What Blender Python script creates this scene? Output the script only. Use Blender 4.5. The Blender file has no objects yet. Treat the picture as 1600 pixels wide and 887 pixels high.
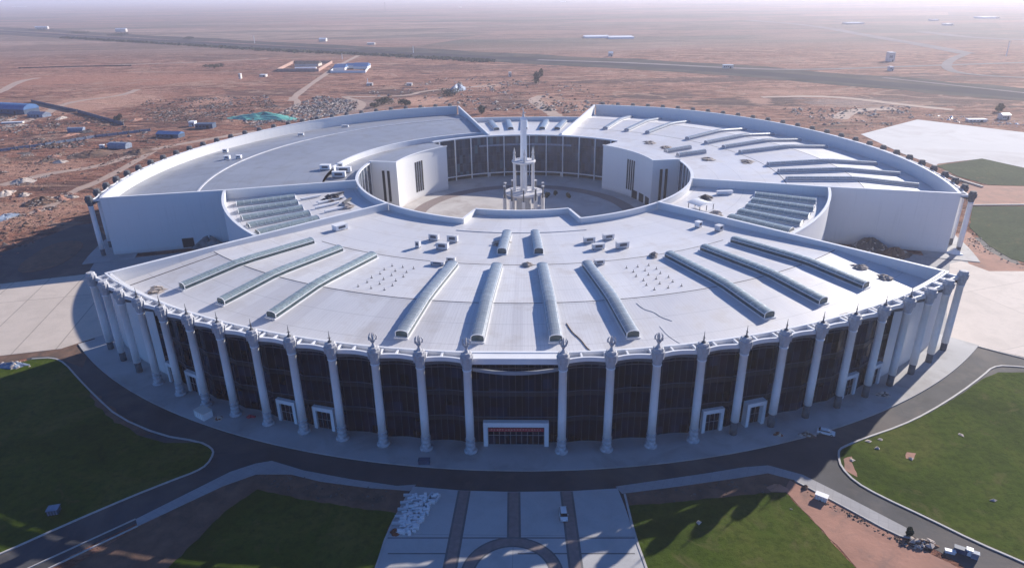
import bpy, bmesh, math, random
from mathutils import Vector, Matrix
from mathutils.geometry import tessellate_polygon
random.seed(11)
R = math.radians
sin, cos, pi = math.sin, math.cos, math.pi
SC = bpy.context.scene
COL = SC.collection

# ------------------------------------------------------------------ camera
F, CAMP = 1054.0, Vector((4.3176, -358.2346, 113.5572))
YAW, PITCH, ROLL = -0.0320658, 0.4079223, -0.0140437
fw = Vector((sin(YAW)*cos(PITCH), cos(YAW)*cos(PITCH), -sin(PITCH)))
rt = Vector((cos(YAW), -sin(YAW), 0)); up = rt.cross(fw)
r2 = rt*cos(ROLL)+up*sin(ROLL); u2 = -rt*sin(ROLL)+up*cos(ROLL)
cam = bpy.data.objects.new('camera', bpy.data.cameras.new('camera')); COL.objects.link(cam)
cam.data.sensor_width = 36; cam.data.lens = 36*F/1600
cam.data.clip_start = 0.5; cam.data.clip_end = 90000
M = Matrix.Identity(4)
for i in range(3):
    M[i][0], M[i][1], M[i][2], M[i][3] = r2[i], u2[i], -fw[i], CAMP[i]
cam.matrix_world = M
SC.camera = cam

def G(x, y, z=0.0):
    """the point of the level z that the survey of the photograph gives for a pixel"""
    d = fw+r2*((x-800)/F)+u2*((443.5-y)/F)
    return CAMP+d*((z-CAMP.z)/d.z)
def GL(pts): return [G(x, y).to_2d() for x, y in pts]
def mpp(x, y): return (G(x, y)-CAMP).length/F          # metres per pixel there
def pol(r, a, z=0.0):
    a = R(a); return Vector((r*sin(a), -r*cos(a), z))

# ------------------------------------------------------------------ materials
def nt(name):
    m = bpy.data.materials.new(name); m.use_nodes = True
    t = m.node_tree; b = t.nodes['Principled BSDF']
    return m, t, b
def nd(t, kind, **kw):
    n = t.nodes.new(kind)
    for k, v in kw.items():
        if k in n.inputs.keys() if isinstance(k, str) else False: n.inputs[k].default_value = v
        else: setattr(n, k, v)
    return n
def coords(t):
    return t.nodes.new('ShaderNodeTexCoord').outputs['Object']
def noise(t, co, scale, detail=5, rough=.55, dist=0.0):
    n = t.nodes.new('ShaderNodeTexNoise'); n.inputs['Scale'].default_value = scale
    n.inputs['Detail'].default_value = detail; n.inputs['Roughness'].default_value = rough
    n.inputs['Distortion'].default_value = dist
    t.links.new(co, n.inputs['Vector']); return n.outputs['Fac']
def ramp(t, fac, stops):
    n = t.nodes.new('ShaderNodeValToRGB'); e = n.color_ramp.elements
    while len(e) > 1: e.remove(e[-1])
    e[0].position = stops[0][0]; e[0].color = (*stops[0][1], 1)
    for p, c in stops[1:]:
        q = e.new(p); q.color = (*c, 1)
    t.links.new(fac, n.inputs['Fac']); return n.outputs['Color']
def mixc(t, fac, a, b, mode='MIX'):
    n = t.nodes.new('ShaderNodeMix'); n.data_type = 'RGBA'; n.blend_type = mode
    for v, k in ((fac, 0), (a, 6), (b, 7)):
        if hasattr(v, 'node'): t.links.new(v, n.inputs[k])
        else: n.inputs[k].default_value = v if k == 0 else (*v, 1)
    return n.outputs[2]
def math_(t, op, a, b=None, c=None):
    n = t.nodes.new('ShaderNodeMath'); n.operation = op
    for i, v in enumerate((a, b, c)):
        if v is None: continue
        if hasattr(v, 'node'): t.links.new(v, n.inputs[i])
        else: n.inputs[i].default_value = v
    return n.outputs[0]
def bump(t, b, h, strength=.3, dist=.1):
    n = t.nodes.new('ShaderNodeBump'); n.inputs['Strength'].default_value = strength
    n.inputs['Distance'].default_value = dist
    t.links.new(h, n.inputs['Height']); t.links.new(n.outputs['Normal'], b.inputs['Normal'])
def grey(v): return (v, v, v)

def mat(name, col, rough=.7, var=.18, scale=.4, metal=0.0, spec=.5, bmp=0.0, bscale=2.0, dirt=None, dscale=.15):
    m, t, b = nt(name); co = coords(t)
    n = noise(t, co, scale)
    lo = tuple(c*(1-var) for c in col); hi = tuple(min(1, c*(1+var)) for c in col)
    c = ramp(t, n, [(.25, lo), (.75, hi)])
    if dirt:
        f = ramp(t, noise(t, co, dscale, 7, .65, .6), [(.48, grey(0)), (.68, grey(.8))])
        c = mixc(t, f, c, dirt)
    t.links.new(c, b.inputs['Base Color'])
    b.inputs['Roughness'].default_value = rough; b.inputs['Metallic'].default_value = metal
    b.inputs['Specular IOR Level'].default_value = spec
    if bmp: bump(t, b, noise(t, co, bscale), bmp, .15)
    return m

def roof_mat(name, col):
    """standing-seam sheet metal: seams run outwards from the centre of the hall"""
    m, t, b = nt(name); co = coords(t)
    s = t.nodes.new('ShaderNodeSeparateXYZ'); t.links.new(co, s.inputs[0])
    ang = math_(t, 'ARCTAN2', s.outputs['X'], s.outputs['Y'])
    k = math_(t, 'MULTIPLY', ang, 1080/(2*pi))
    fr = math_(t, 'FRACT', k); cell = math_(t, 'FLOOR', k)
    wn = t.nodes.new('ShaderNodeTexWhiteNoise'); wn.noise_dimensions = '1D'; t.links.new(cell, wn.inputs['W'])
    line = math_(t, 'LESS_THAN', fr, .10)
    big = noise(t, co, .018, 4, .6, .4)
    med = noise(t, co, .11, 6, .62)
    c = ramp(t, big, [(.3, tuple(v*.90 for v in col)), (.7, tuple(min(1, v*1.06) for v in col))])
    c = mixc(t, math_(t, 'MULTIPLY', wn.outputs['Value'], .10), c, tuple(v*.7 for v in col))
    rad = math_(t, 'SQRT', math_(t, 'ADD', math_(t, 'MULTIPLY', s.outputs['X'], s.outputs['X']), math_(t, 'MULTIPLY', s.outputs['Y'], s.outputs['Y'])))
    cb = t.nodes.new('ShaderNodeCombineXYZ'); t.links.new(math_(t, 'FLOOR', math_(t, 'MULTIPLY', ang, 54.16/(2*pi))), cb.inputs[0])
    t.links.new(math_(t, 'FLOOR', math_(t, 'DIVIDE', math_(t, 'ADD', rad, 1.5), 34)), cb.inputs[1])
    w2 = t.nodes.new('ShaderNodeTexWhiteNoise'); w2.noise_dimensions = '3D'; t.links.new(cb.outputs[0], w2.inputs['Vector'])
    c = mixc(t, math_(t, 'MULTIPLY', w2.outputs['Value'], .42), c, (col[0]*.74, col[1]*.72, col[2]*.73))
    cb2 = t.nodes.new('ShaderNodeCombineXYZ'); t.links.new(math_(t, 'MULTIPLY', ang, 60), cb2.inputs[0]); t.links.new(math_(t, 'MULTIPLY', rad, .05), cb2.inputs[1])
    stk = ramp(t, noise(t, cb2.outputs[0], 2.2, 6, .7), [(.55, grey(0)), (.75, grey(.35))])
    c = mixc(t, stk, c, (col[0]*.62, col[1]*.58, col[2]*.56))
    lap = math_(t, 'LESS_THAN', math_(t, 'FRACT', math_(t, 'DIVIDE', rad, 11.3)), .018)
    c = mixc(t, math_(t, 'MULTIPLY', lap, .5), c, tuple(v*.4 for v in col))
    st = ramp(t, med, [(.52, grey(0)), (.70, grey(.55))])
    c = mixc(t, st, c, (col[0]*.70, col[1]*.66, col[2]*.62))
    c = mixc(t, math_(t, 'MULTIPLY', line, .24), c, tuple(v*.45 for v in col))
    t.links.new(c, b.inputs['Base Color'])
    rg = ramp(t, med, [(.3, grey(.40)), (.8, grey(.58))])
    t.links.new(rg, b.inputs['Roughness'])
    b.inputs['Metallic'].default_value = .06
    bump(t, b, math_(t, 'ADD', math_(t, 'MULTIPLY', line, .5), math_(t, 'MULTIPLY', med, .6)), .22, .12)
    return m

def glass_mat(name, col, rough=.06, var=.6, cell=(540, 2.9), spec=.3):
    """dark glazing whose panes differ: some show rooms or blinds behind, some tilt a little"""
    m, t, b = nt(name); co = coords(t)
    s = t.nodes.new('ShaderNodeSeparateXYZ'); t.links.new(co, s.inputs[0])
    ang = math_(t, 'ARCTAN2', s.outputs['X'], s.outputs['Y'])
    cb = t.nodes.new('ShaderNodeCombineXYZ')
    t.links.new(math_(t, 'FLOOR', math_(t, 'MULTIPLY', ang, cell[0]/(2*pi))), cb.inputs[0])
    t.links.new(math_(t, 'FLOOR', math_(t, 'DIVIDE', s.outputs['Z'], cell[1])), cb.inputs[1])
    w = t.nodes.new('ShaderNodeTexWhiteNoise'); w.noise_dimensions = '3D'; t.links.new(cb.outputs[0], w.inputs['Vector'])
    n = noise(t, co, .16, 5, .6)
    c = ramp(t, w.outputs['Value'], [(.0, tuple(x*(1-var) for x in col)), (.45, col), (.8, tuple(x*1.7 for x in col)), (.93, (col[0]*2.2, col[1]*3.2, col[2]*2.6)), (1, (col[0]*6, col[1]*5, col[2]*3.6))])
    c = mixc(t, ramp(t, n, [(.52, grey(0)), (.7, grey(.6))]), c, (col[0]*2.2, col[1]*2.2, col[2]*2.2))
    t.links.new(c, b.inputs['Base Color'])
    b.inputs['Roughness'].default_value = rough; b.inputs['IOR'].default_value = 1.5; b.inputs['Specular IOR Level'].default_value = spec
    bump(t, b, math_(t, 'ADD', noise(t, co, .5, 2), math_(t, 'MULTIPLY', w.outputs['Value'], .25)), .04, .4)
    return m

LT, MD, DK, GY = (.56, .36, .275), (.40, .215, .155), (.085, .058, .056), (.36, .31, .29)
PLACES = [(150, 160, 150, 30, LT, .75), (60, 262, 130, 26, LT, .6), (30, 335, 170, 44, LT, .6), (330, 157, 50, 16, LT, .7), (100, 290, 120, 14, DK, .7), (190, 240, 120, 14, DK, .7), (90, 215, 150, 16, DK, .6),
 (660, 157, 90, 14, LT, .9), (760, 135, 60, 8, LT, .8), (915, 169, 34, 14, LT, .8), (845, 160, 40, 26, LT, .8), (620, 145, 170, 14, DK, .85), (540, 168, 160, 26, GY, .6), (790, 160, 90, 30, DK, .6),
 (1020, 150, 150, 12, DK, .7), (1180, 160, 240, 16, DK, .9), (1185, 158, 40, 12, LT, .7), (1320, 183, 60, 12, LT, .7), (1350, 160, 180, 16, GY, .6), (1500, 150, 260, 30, DK, .6), (1250, 145, 200, 10, LT, .4),
 (300, 190, 160, 24, DK, .5), (250, 125, 240, 16, MD, .8), (90, 125, 200, 18, MD, .8), (420, 145, 140, 14, DK, .6), (340, 90, 160, 10, DK, .5), (1100, 125, 500, 10, DK, .7), (1450, 122, 300, 12, DK, .5), (700, 105, 300, 10, DK, .5),
 (130, 70, 300, 14, (.10, .11, .095), .6), (500, 55, 500, 12, (.38, .22, .19), .6), (1000, 72, 500, 14, (.36, .23, .20), .6), (230, 34, 400, 8, (.12, .13, .12), .7), (700, 40, 300, 6, (.15, .15, .14), .7), (1330, 60, 300, 14, (.30, .25, .23), .5), (880, 22, 500, 5, (.14, .15, .15), .7)]
def wall_mat(name, col):
    m, t, b = nt(name); co = coords(t)
    mp = t.nodes.new('ShaderNodeMapping'); t.links.new(co, mp.inputs[0]); mp.inputs['Scale'].default_value = (1, 1, .045)
    n = noise(t, mp.outputs[0], .9, 6, .7); n2 = noise(t, co, .03, 4, .5)
    s = t.nodes.new('ShaderNodeSeparateXYZ'); t.links.new(co, s.inputs[0])
    c = ramp(t, n2, [(.3, tuple(v*.95 for v in col)), (.7, col)])
    c = mixc(t, ramp(t, n, [(.55, grey(0)), (.8, grey(.45))]), c, tuple(v*.70 for v in col))
    j = math_(t, 'LESS_THAN', math_(t, 'FRACT', math_(t, 'DIVIDE', s.outputs['Z'], 4.2)), .012)
    c = mixc(t, math_(t, 'MULTIPLY', j, .22), c, tuple(v*.5 for v in col))
    ft = t.nodes.new('ShaderNodeMapRange'); t.links.new(math_(t, 'ADD', s.outputs['Z'], math_(t, 'MULTIPLY', n, 2.5)), ft.inputs[0])
    ft.inputs[1].default_value = 3.4; ft.inputs[2].default_value = 1.2; ft.inputs[3].default_value = 0; ft.inputs[4].default_value = .45
    c = mixc(t, ft.outputs[0], c, (.42, .36, .32))
    t.links.new(c, b.inputs['Base Color']); b.inputs['Roughness'].default_value = .65
    return m
def ground_mat():
    m, t, b = nt('earth'); co = coords(t)
    mp = t.nodes.new('ShaderNodeMapping'); t.links.new(co, mp.inputs[0])
    mp.inputs['Rotation'].default_value = (0, 0, R(8)); mp.inputs['Scale'].default_value = (.45, 1.25, 1)
    st = mp.outputs[0]
    n1 = noise(t, st, .0042, 6, .6, .8)
    n2 = noise(t, st, .019, 8, .66, 1.0)
    n3 = noise(t, co, .11, 8, .7, .4)
    n4 = noise(t, co, .9, 6, .7)
    n5 = noise(t, st, .045, 10, .74, 1.2); n6 = noise(t, st, .016, 9, .7, 2.2)
    c = ramp(t, n1, [(.30, (.180, .088, .066)), (.46, (.300, .150, .108)), (.60, (.35, .185, .135)), (.75, (.20, .115, .092))])
    c = mixc(t, ramp(t, n6, [(.53, grey(0)), (.60, grey(.85))]), c, (.50, .305, .225))
    c = mixc(t, ramp(t, n6, [(.37, grey(.85)), (.45, grey(0))]), c, (.095, .060, .054))
    c = mixc(t, ramp(t, n2, [(.56, grey(0)), (.64, grey(.7))]), c, (.46, .29, .22))
    c = mixc(t, ramp(t, n2, [(.32, grey(.8)), (.42, grey(0))]), c, (.110, .082, .066))
    c = mixc(t, ramp(t, n5, [(.38, grey(.9)), (.47, grey(0))]), c, (.075, .052, .048))
    c = mixc(t, ramp(t, n5, [(.55, grey(0)), (.64, grey(.7))]), c, (.55, .37, .29))
    c = mixc(t, ramp(t, n3, [(.38, grey(.85)), (.46, grey(0))]), c, (.070, .050, .044))
    c = mixc(t, ramp(t, n3, [(.58, grey(0)), (.68, grey(.6))]), c, (.58, .43, .36))
    c = mixc(t, ramp(t, n4, [(.35, grey(.5)), (.5, grey(0))]), c, (.06, .042, .036))
    # cleared sandy places and dark scrubby ones of the building site, with frayed outlines
    fray = math_(t, 'MULTIPLY', math_(t, 'ADD', math_(t, 'SUBTRACT', n6, .5), math_(t, 'SUBTRACT', n5, .5)), 2.6)
    for px_, py_, wp, hp, cl, am in PLACES:
        q = G(px_, py_); rx = wp/2*mpp(px_, py_); ry = (G(px_, py_-hp/2)-G(px_, py_+hp/2)).length/2
        v = t.nodes.new('ShaderNodeVectorMath'); v.operation = 'MULTIPLY_ADD'; t.links.new(co, v.inputs[0])
        v.inputs[1].default_value = (1/rx, 1/ry, 0); v.inputs[2].default_value = (-q.x/rx, -q.y/ry, 0)
        ln = t.nodes.new('ShaderNodeVectorMath'); ln.operation = 'LENGTH'; t.links.new(v.outputs[0], ln.inputs[0])
        f = math_(t, 'MULTIPLY', math_(t, 'SUBTRACT', math_(t, 'SUBTRACT', 1.0, ln.outputs['Value']), fray), 4)
        cp = t.nodes.new('ShaderNodeClamp'); t.links.new(f, cp.inputs[0])
        c = mixc(t, math_(t, 'MULTIPLY', cp.outputs[0], am), c, cl)
    # thin winding tracks: the zero line of a stretched noise
    tr = math_(t, 'ABSOLUTE', math_(t, 'SUBTRACT', noise(t, st, .0075, 2, .4, 1.6), .5))
    c = mixc(t, ramp(t, tr, [(.0, grey(.8)), (.008, grey(.6)), (.016, grey(0))]), c, (.40, .28, .215))
    # farmland beyond the building site, paled and greyed with haze put into its colours
    s = t.nodes.new('ShaderNodeSeparateXYZ'); t.links.new(co, s.inputs[0])
    vo = t.nodes.new('ShaderNodeTexVoronoi'); vo.inputs['Scale'].default_value = .0030
    t.links.new(st, vo.inputs['Vector'])
    sv = t.nodes.new('ShaderNodeSeparateColor'); t.links.new(vo.outputs['Color'], sv.inputs[0])
    fc = ramp(t, sv.outputs[0], [(.0, (.30, .215, .19)), (.25, (.14, .142, .12)), (.5, (.37, .235, .20)), (.75, (.18, .175, .155)), (1, (.44, .33, .28))])
    fc = mixc(t, ramp(t, n2, [(.42, grey(.0)), (.60, grey(.75))]), fc, (.12, .115, .10))
    fc = mixc(t, ramp(t, n1, [(.50, grey(.0)), (.62, grey(.7))]), fc, (.34, .235, .20))
    fc = mixc(t, ramp(t, n5, [(.36, grey(.6)), (.47, grey(0))]), fc, (.09, .08, .075))
    far = math_(t, 'MULTIPLY', math_(t, 'SUBTRACT', math_(t, 'ADD', s.outputs['Y'], math_(t, 'MULTIPLY', n1, 900)), 1350), 1/500)
    n = t.nodes.new('ShaderNodeClamp'); t.links.new(far, n.inputs[0])
    c = mixc(t, n.outputs[0], c, fc)
    c = mixc(t, 1.0, c, (1.05, .95, .91), 'MULTIPLY')
    t.links.new(c, b.inputs['Base Color'])
    b.inputs['Roughness'].default_value = .95; b.inputs['Specular IOR Level'].default_value = .1
    bump(t, b, math_(t, 'ADD', math_(t, 'ADD', math_(t, 'MULTIPLY', n3, 1.0), math_(t, 'MULTIPLY', n4, .25)), math_(t, 'MULTIPLY', n5, 2.2)), .8, 4.0)
    return m

def grass_mat(name, a, b_, c_):
    m, t, b = nt(name); co = coords(t)
    n1 = noise(t, co, .035, 6, .6, .6); n2 = noise(t, co, .5, 8, .7); n3 = noise(t, co, 6, 3, .6)
    c = ramp(t, n1, [(.28, a), (.52, b_), (.75, c_)])
    c = mixc(t, ramp(t, n2, [(.35, grey(.55)), (.55, grey(0))]), c, tuple(v*.55 for v in a))
    c = mixc(t, ramp(t, n3, [(.5, grey(0)), (.8, grey(.35))]), c, tuple(v*1.5 for v in c_))
    n4 = noise(t, co, .09, 9, .72, 1.2)
    c = mixc(t, ramp(t, n4, [(.57, grey(0)), (.70, grey(.65))]), c, (a[0]*4.2, a[1]*2.1, a[0]*1.6))
    c = mixc(t, ramp(t, n4, [(.30, grey(.6)), (.42, grey(0))]), c, tuple(v*.5 for v in a))
    t.links.new(c, b.inputs['Base Color']); b.inputs['Roughness'].default_value = .95
    b.inputs['Specular IOR Level'].default_value = .05
    bump(t, b, math_(t, 'ADD', n2, math_(t, 'MULTIPLY', n3, .3)), .6, .3)
    return m

def paving_mat(name, col, step=(12, 9), joint=.05, rot=0.0, var=.12, jdark=.45, stain=.35):
    m, t, b = nt(name); co = coords(t)
    mp = t.nodes.new('ShaderNodeMapping'); t.links.new(co, mp.inputs[0]); mp.inputs['Rotation'].default_value = (0, 0, rot)
    s = t.nodes.new('ShaderNodeSeparateXYZ'); t.links.new(mp.outputs[0], s.inputs[0])
    ls = []; cells = []
    for ax, st in (('X', step[0]), ('Y', step[1])):
        k = math_(t, 'DIVIDE', s.outputs[ax], st)
        ls.append(math_(t, 'LESS_THAN', math_(t, 'FRACT', k), joint*2/st*3))
        cells.append(math_(t, 'FLOOR', k))
    cb = t.nodes.new('ShaderNodeCombineXYZ'); t.links.new(cells[0], cb.inputs[0]); t.links.new(cells[1], cb.inputs[1])
    wn = t.nodes.new('ShaderNodeTexWhiteNoise'); wn.noise_dimensions = '3D'; t.links.new(cb.outputs[0], wn.inputs['Vector'])
    n = noise(t, co, .12, 8, .65, .5); n2 = noise(t, co, 1.6, 5)
    c = ramp(t, n, [(.3, tuple(v*(1-var) for v in col)), (.7, tuple(min(1, v*(1+var)) for v in col))])
    c = mixc(t, math_(t, 'MULTIPLY', wn.outputs['Value'], .25), c, tuple(v*.8 for v in col))
    c = mixc(t, ramp(t, n, [(.58, grey(0)), (.78, grey(stain))]), c, tuple(v*.5 for v in col))
    c = mixc(t, ramp(t, n2, [(.55, grey(0)), (.75, grey(.25))]), c, tuple(v*.6 for v in col))
    ln = math_(t, 'MAXIMUM', *ls)
    c = mixc(t, math_(t, 'MULTIPLY', ln, .7), c, tuple(v*jdark for v in col))
    t.links.new(c, b.inputs['Base Color']); b.inputs['Roughness'].default_value = .8
    b.inputs['Specular IOR Level'].default_value = .3
    bump(t, b, n2, .15, .05)
    return m

MT = dict(
    earth=ground_mat(),
    roof=roof_mat('white_sheet_roof', (.715, .705, .715)),
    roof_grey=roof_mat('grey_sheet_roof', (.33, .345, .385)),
    white=wall_mat('white_render', (.75, .745, .745)),
    pale=mat('pale_monument_stone', (.60, .59, .60), .6, .1, .4),
    trim=mat('white_metal_trim', (.80, .80, .81), .45, .05, .3),
    seam=mat('dark_roof_joint', (.10, .095, .10), .8),
    gutter=mat('pale_gutter', (.62, .62, .64), .5),
    clad=mat('white_column_cladding', (.84, .84, .85), .42, .05, .6),
    stone=mat('carved_pale_stone', (.46, .46, .48), .75, .22, 1.6, bmp=.5, bscale=3),
    base=mat('grey_base_stone', (.40, .415, .45), .7, .45, 1.1, bmp=.5, bscale=4),
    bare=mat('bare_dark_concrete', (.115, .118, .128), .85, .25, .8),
    glass=glass_mat('dark_curtain_glass', (.0022, .0060, .019), spec=.13),
    cglass=glass_mat('court_glass', (.032, .046, .072), .08, .3, (260, 5.5), .25),
    mull=mat('dark_mullion', (.085, .10, .135), .4, .2),
    spandrel=mat('slab_edge_behind_glass', (.016, .020, .030), .35, .3),
    skyglass=mat('wrapped_skylight_glazing', (.27, .33, .34), .30, .35, 1.2, bmp=.6, bscale=2.5),
    skydark=mat('skylight_side_glazing', (.055, .085, .095), .12, .4, .5),
    skymetal=mat('skylight_hood', (.27, .31, .345), .3, .15, .4),
    asphalt=mat('asphalt', (.056, .056, .062), .88, .35, .10, dirt=(.150, .122, .105), dscale=.035, bmp=.2, bscale=3),
    highway=mat('worn_highway', (.050, .050, .060), .95, .15, .02, spec=.02),
    verge=mat('dark_verge', (.075, .072, .068), .95, .5, .02, spec=.02, dirt=(.15, .115, .095), dscale=.012),
    scrub=mat('scrubby_waste_ground', (.105, .080, .070), .95, .5, .05, spec=.05, dirt=(.26, .18, .145), dscale=.045, bmp=.6, bscale=.3),
    farroad=mat('pale_far_road', (.27, .235, .23), .95, .2, .02, spec=.02),
    kerb=mat('kerb_stone', (.44, .42, .41), .75, .15, .8),
    paver=paving_mat('grey_pavers', (.36, .35, .355), (2, 2), .02, .45, jdark=.75),
    podium=mat('podium_concrete', (.40, .395, .40), .8, .14, .08, dirt=(.27, .25, .24), dscale=.07),
    fore=paving_mat('forecourt_stone', (.46, .455, .455), (60, 60), .02, 0),
    band=mat('red_brown_stone_band', (.235, .185, .175), .7, .2, .8),
    bandedge=mat('dark_band_border', (.13, .125, .13), .7, .2),
    slab=paving_mat('pale_plaza_slabs', (.58, .50, .435), (14, 60), .07, R(-14)),
    slab2=paving_mat('bleached_slabs', (.62, .54, .485), (45, 40), .05, R(-20), .14, .6, .6),
    salt=mat('white_concrete_field', (.68, .665, .65), .9, .06, .02, spec=.1, dirt=(.52, .49, .47), dscale=.02),
    soil=mat('brown_soil', (.165, .095, .066), .95, .35, .25, dirt=(.07, .055, .045), dscale=.2, bmp=.7, bscale=1.2),
    sand=mat('pink_sand', (.38, .195, .14), .95, .16, .12, dirt=(.24, .145, .115), dscale=.16, bmp=.6, bscale=.6),
    track=mat('dusty_track', (.40, .285, .225), .95, .15, .1),
    grass=grass_mat('short_lawn', (.030, .052, .007), (.056, .088, .011), (.118, .120, .030)),
    grass2=grass_mat('sage_lawn', (.050, .070, .040), (.065, .088, .046), (.085, .105, .058)),
    leaf=mat('leaves', (.050, .068, .030), .8, .5, .9),
    leafdry=mat('dry_leaves', (.120, .095, .045), .8, .4, .9),
    bark=mat('bark', (.10, .07, .05), .9),
    rubble=mat('rubble', (.27, .235, .22), .9, .5, .3),
    rubbled=mat('dark_rubble', (.10, .085, .08), .9, .5, .3),
    blue=mat('blue_sheet', (.06, .17, .38), .5, .2, .3),
    blued=mat('dark_blue_paint', (.05, .085, .15), .6, .2, .5),
    teal=mat('green_dust_net', (.10, .40, .34), .8, .35, .25, bmp=.6, bscale=.8),
    tarp=mat('grey_blue_tarp', (.20, .25, .34), .6, .3, .6, bmp=.5),
    pinkwall=mat('pink_brick', (.42, .27, .22), .9, .15, .3),
    cream=mat('cream_wall', (.66, .60, .54), .85, .12, .2),
    dark=mat('dark_opening', (.012, .012, .015), .7),
    rust=mat('rust', (.20, .065, .03), .9, .5, 1.2),
    red=mat('red_cloth', (.42, .025, .05), .7, .15, .8),
    gold=mat('pale_yellow_characters', (.62, .42, .28), .7),
    carwhite=mat('white_car_paint', (.74, .74, .76), .22, .03),
    carglass=mat('car_glass', (.012, .014, .018), .08),
    tyre=mat('tyre_rubber', (.02, .02, .02), .85),
    lampred=mat('red_lens', (.35, .02, .02), .3),
    chrome=mat('metal_grey', (.40, .41, .43), .35, .1, 1, metal=.6),
    steelgrey2=mat('slate_mullion', (.055, .07, .10), .5, .1),
    steelgrey=mat('blue_grey_beam', (.30, .32, .36), .5, .1),
    timber=mat('timber', (.30, .20, .13), .9, .3, 1),
    boulder=mat('pale_stone', (.46, .39, .34), .9, .25, .6),
    court=mat('court_paving', (.50, .47, .45), .8, .16, .08, dirt=(.34, .29, .27), dscale=.06),
)

# ------------------------------------------------------------------ mesh builder
class MB:
    def __init__(s): s.v = []; s.f = []; s.m = []
    def add(s, vs, fs, mi=0):
        n = len(s.v); s.v += [tuple(v) for v in vs]
        s.f += [tuple(i+n for i in f) for f in fs]; s.m += [mi]*len(fs)
    def box(s, c, size, rz=0.0, mi=0, taper=1.0):
        x, y, z = (q/2 for q in size); c = Vector(c); ca, sa = cos(rz), sin(rz); vs = []
        for dz in (-z, z):
            k = taper if dz > 0 else 1
            for dx, dy in ((-x, -y), (x, -y), (x, y), (-x, y)):
                dx *= k; dy *= k
                vs.append((c.x+dx*ca-dy*sa, c.y+dx*sa+dy*ca, c.z+dz))
        s.add(vs, [(3, 2, 1, 0), (4, 5, 6, 7), (0, 1, 5, 4), (1, 2, 6, 5), (2, 3, 7, 6), (3, 0, 4, 7)], mi)
    def lathe(s, prof, n=16, c=(0, 0, 0), mi=0, cap=True):
        c = Vector(c); vs = []; fs = []
        for r, z in prof:
            for i in range(n):
                a = 2*pi*i/n; vs.append((c.x+r*cos(a), c.y+r*sin(a), c.z+z))
        for k in range(len(prof)-1):
            for i in range(n):
                j = (i+1) % n; fs.append((k*n+i, k*n+j, (k+1)*n+j, (k+1)*n+i))
        if cap:
            fs.append(tuple(range(n-1, -1, -1))); fs.append(tuple((len(prof)-1)*n+i for i in range(n)))
        s.add(vs, fs, mi)
    def tube(s, pts, rad, n=6, mi=0):
        pts = [Vector(p) for p in pts]; rr = rad if isinstance(rad, (list, tuple)) else [rad]*len(pts)
        vs = []; fs = []
        for k, p in enumerate(pts):
            d = (pts[min(k+1, len(pts)-1)]-pts[max(k-1, 0)]).normalized()
            a = d.orthogonal().normalized(); b = d.cross(a)
            for i in range(n):
                t = 2*pi*i/n; vs.append(p+(a*cos(t)+b*sin(t))*rr[k])
        for k in range(len(pts)-1):
            for i in range(n):
                j = (i+1) % n; fs.append((k*n+i, k*n+j, (k+1)*n+j, (k+1)*n+i))
        fs.append(tuple(range(n-1, -1, -1))); fs.append(tuple((len(pts)-1)*n+i for i in range(n)))
        s.add(vs, fs, mi)
    def sector(s, a0, a1, r0, r1, z0, z1, n=None, mi=0):
        """solid ring sector; z0/z1 may be numbers or functions of (r, a)"""
        n = n or max(1, int(abs(a1-a0)/1.2))
        f0 = z0 if callable(z0) else (lambda r, a: z0); f1 = z1 if callable(z1) else (lambda r, a: z1)
        vs = []
        for i in range(n+1):
            a = a0+(a1-a0)*i/n
            vs += [pol(r0, a, f0(r0, a)), pol(r1, a, f0(r1, a)), pol(r1, a, f1(r1, a)), pol(r0, a, f1(r0, a))]
        fs = [(3, 2, 1, 0), (n*4, n*4+1, n*4+2, n*4+3)]
        for i in range(n):
            p, q = i*4, i*4+4
            for k in range(4):
                l = (k+1) % 4; fs.append((p+k, p+l, q+l, q+k))
        s.add(vs, fs, mi)
    def sheet(s, a0, a1, prof, n=None, mi=0):
        """roof surface from a radial profile [(r, z), ...]"""
        n = n or max(1, int(abs(a1-a0)/1.2)); m = len(prof); vs = []; fs = []
        for i in range(n+1):
            a = a0+(a1-a0)*i/n
            vs += [pol(r, a, z) for r, z in prof]
        for i in range(n):
            for k in range(m-1):
                fs.append((i*m+k, i*m+k+1, (i+1)*m+k+1, (i+1)*m+k))
        s.add(vs, fs, mi)
    def wall(s, pts, z0, z1, t, mi=0, closed=False):
        """upright wall of thickness t along plan points; z0/z1 numbers or lists"""
        P = [Vector(p[:2]) for p in pts]; n = len(P)
        Z0 = z0 if isinstance(z0, (list, tuple)) else [z0]*n; Z1 = z1 if isinstance(z1, (list, tuple)) else [z1]*n
        vs = []
        for i, p in enumerate(P):
            a = P[i-1] if (i > 0 or closed) else p; b = P[(i+1) % n] if (i < n-1 or closed) else p
            d1 = (p-a).normalized() if (p-a).length > 1e-6 else None; d2 = (b-p).normalized() if (b-p).length > 1e-6 else None
            d1 = d1 or d2; d2 = d2 or d1
            n1 = Vector((-d1.y, d1.x)); n2 = Vector((-d2.y, d2.x)); nn = (n1+n2)
            nn = nn.normalized() if nn.length > 1e-4 else n1
            k = t/2/max(.35, nn.dot(n1))
            l, r = p+nn*k, p-nn*k
            vs += [(r.x, r.y, Z0[i]), (l.x, l.y, Z0[i]), (l.x, l.y, Z1[i]), (r.x, r.y, Z1[i])]
        fs = []
        for i in range(n if closed else n-1):
            p, q = i*4, ((i+1) % n)*4
            for k in range(4):
                m = (k+1) % 4; fs.append((p+k, p+m, q+m, q+k))
        if not closed: fs += [(0, 1, 2, 3), ((n-1)*4+3, (n-1)*4+2, (n-1)*4+1, (n-1)*4)]
        s.add(vs, fs, mi)
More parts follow.
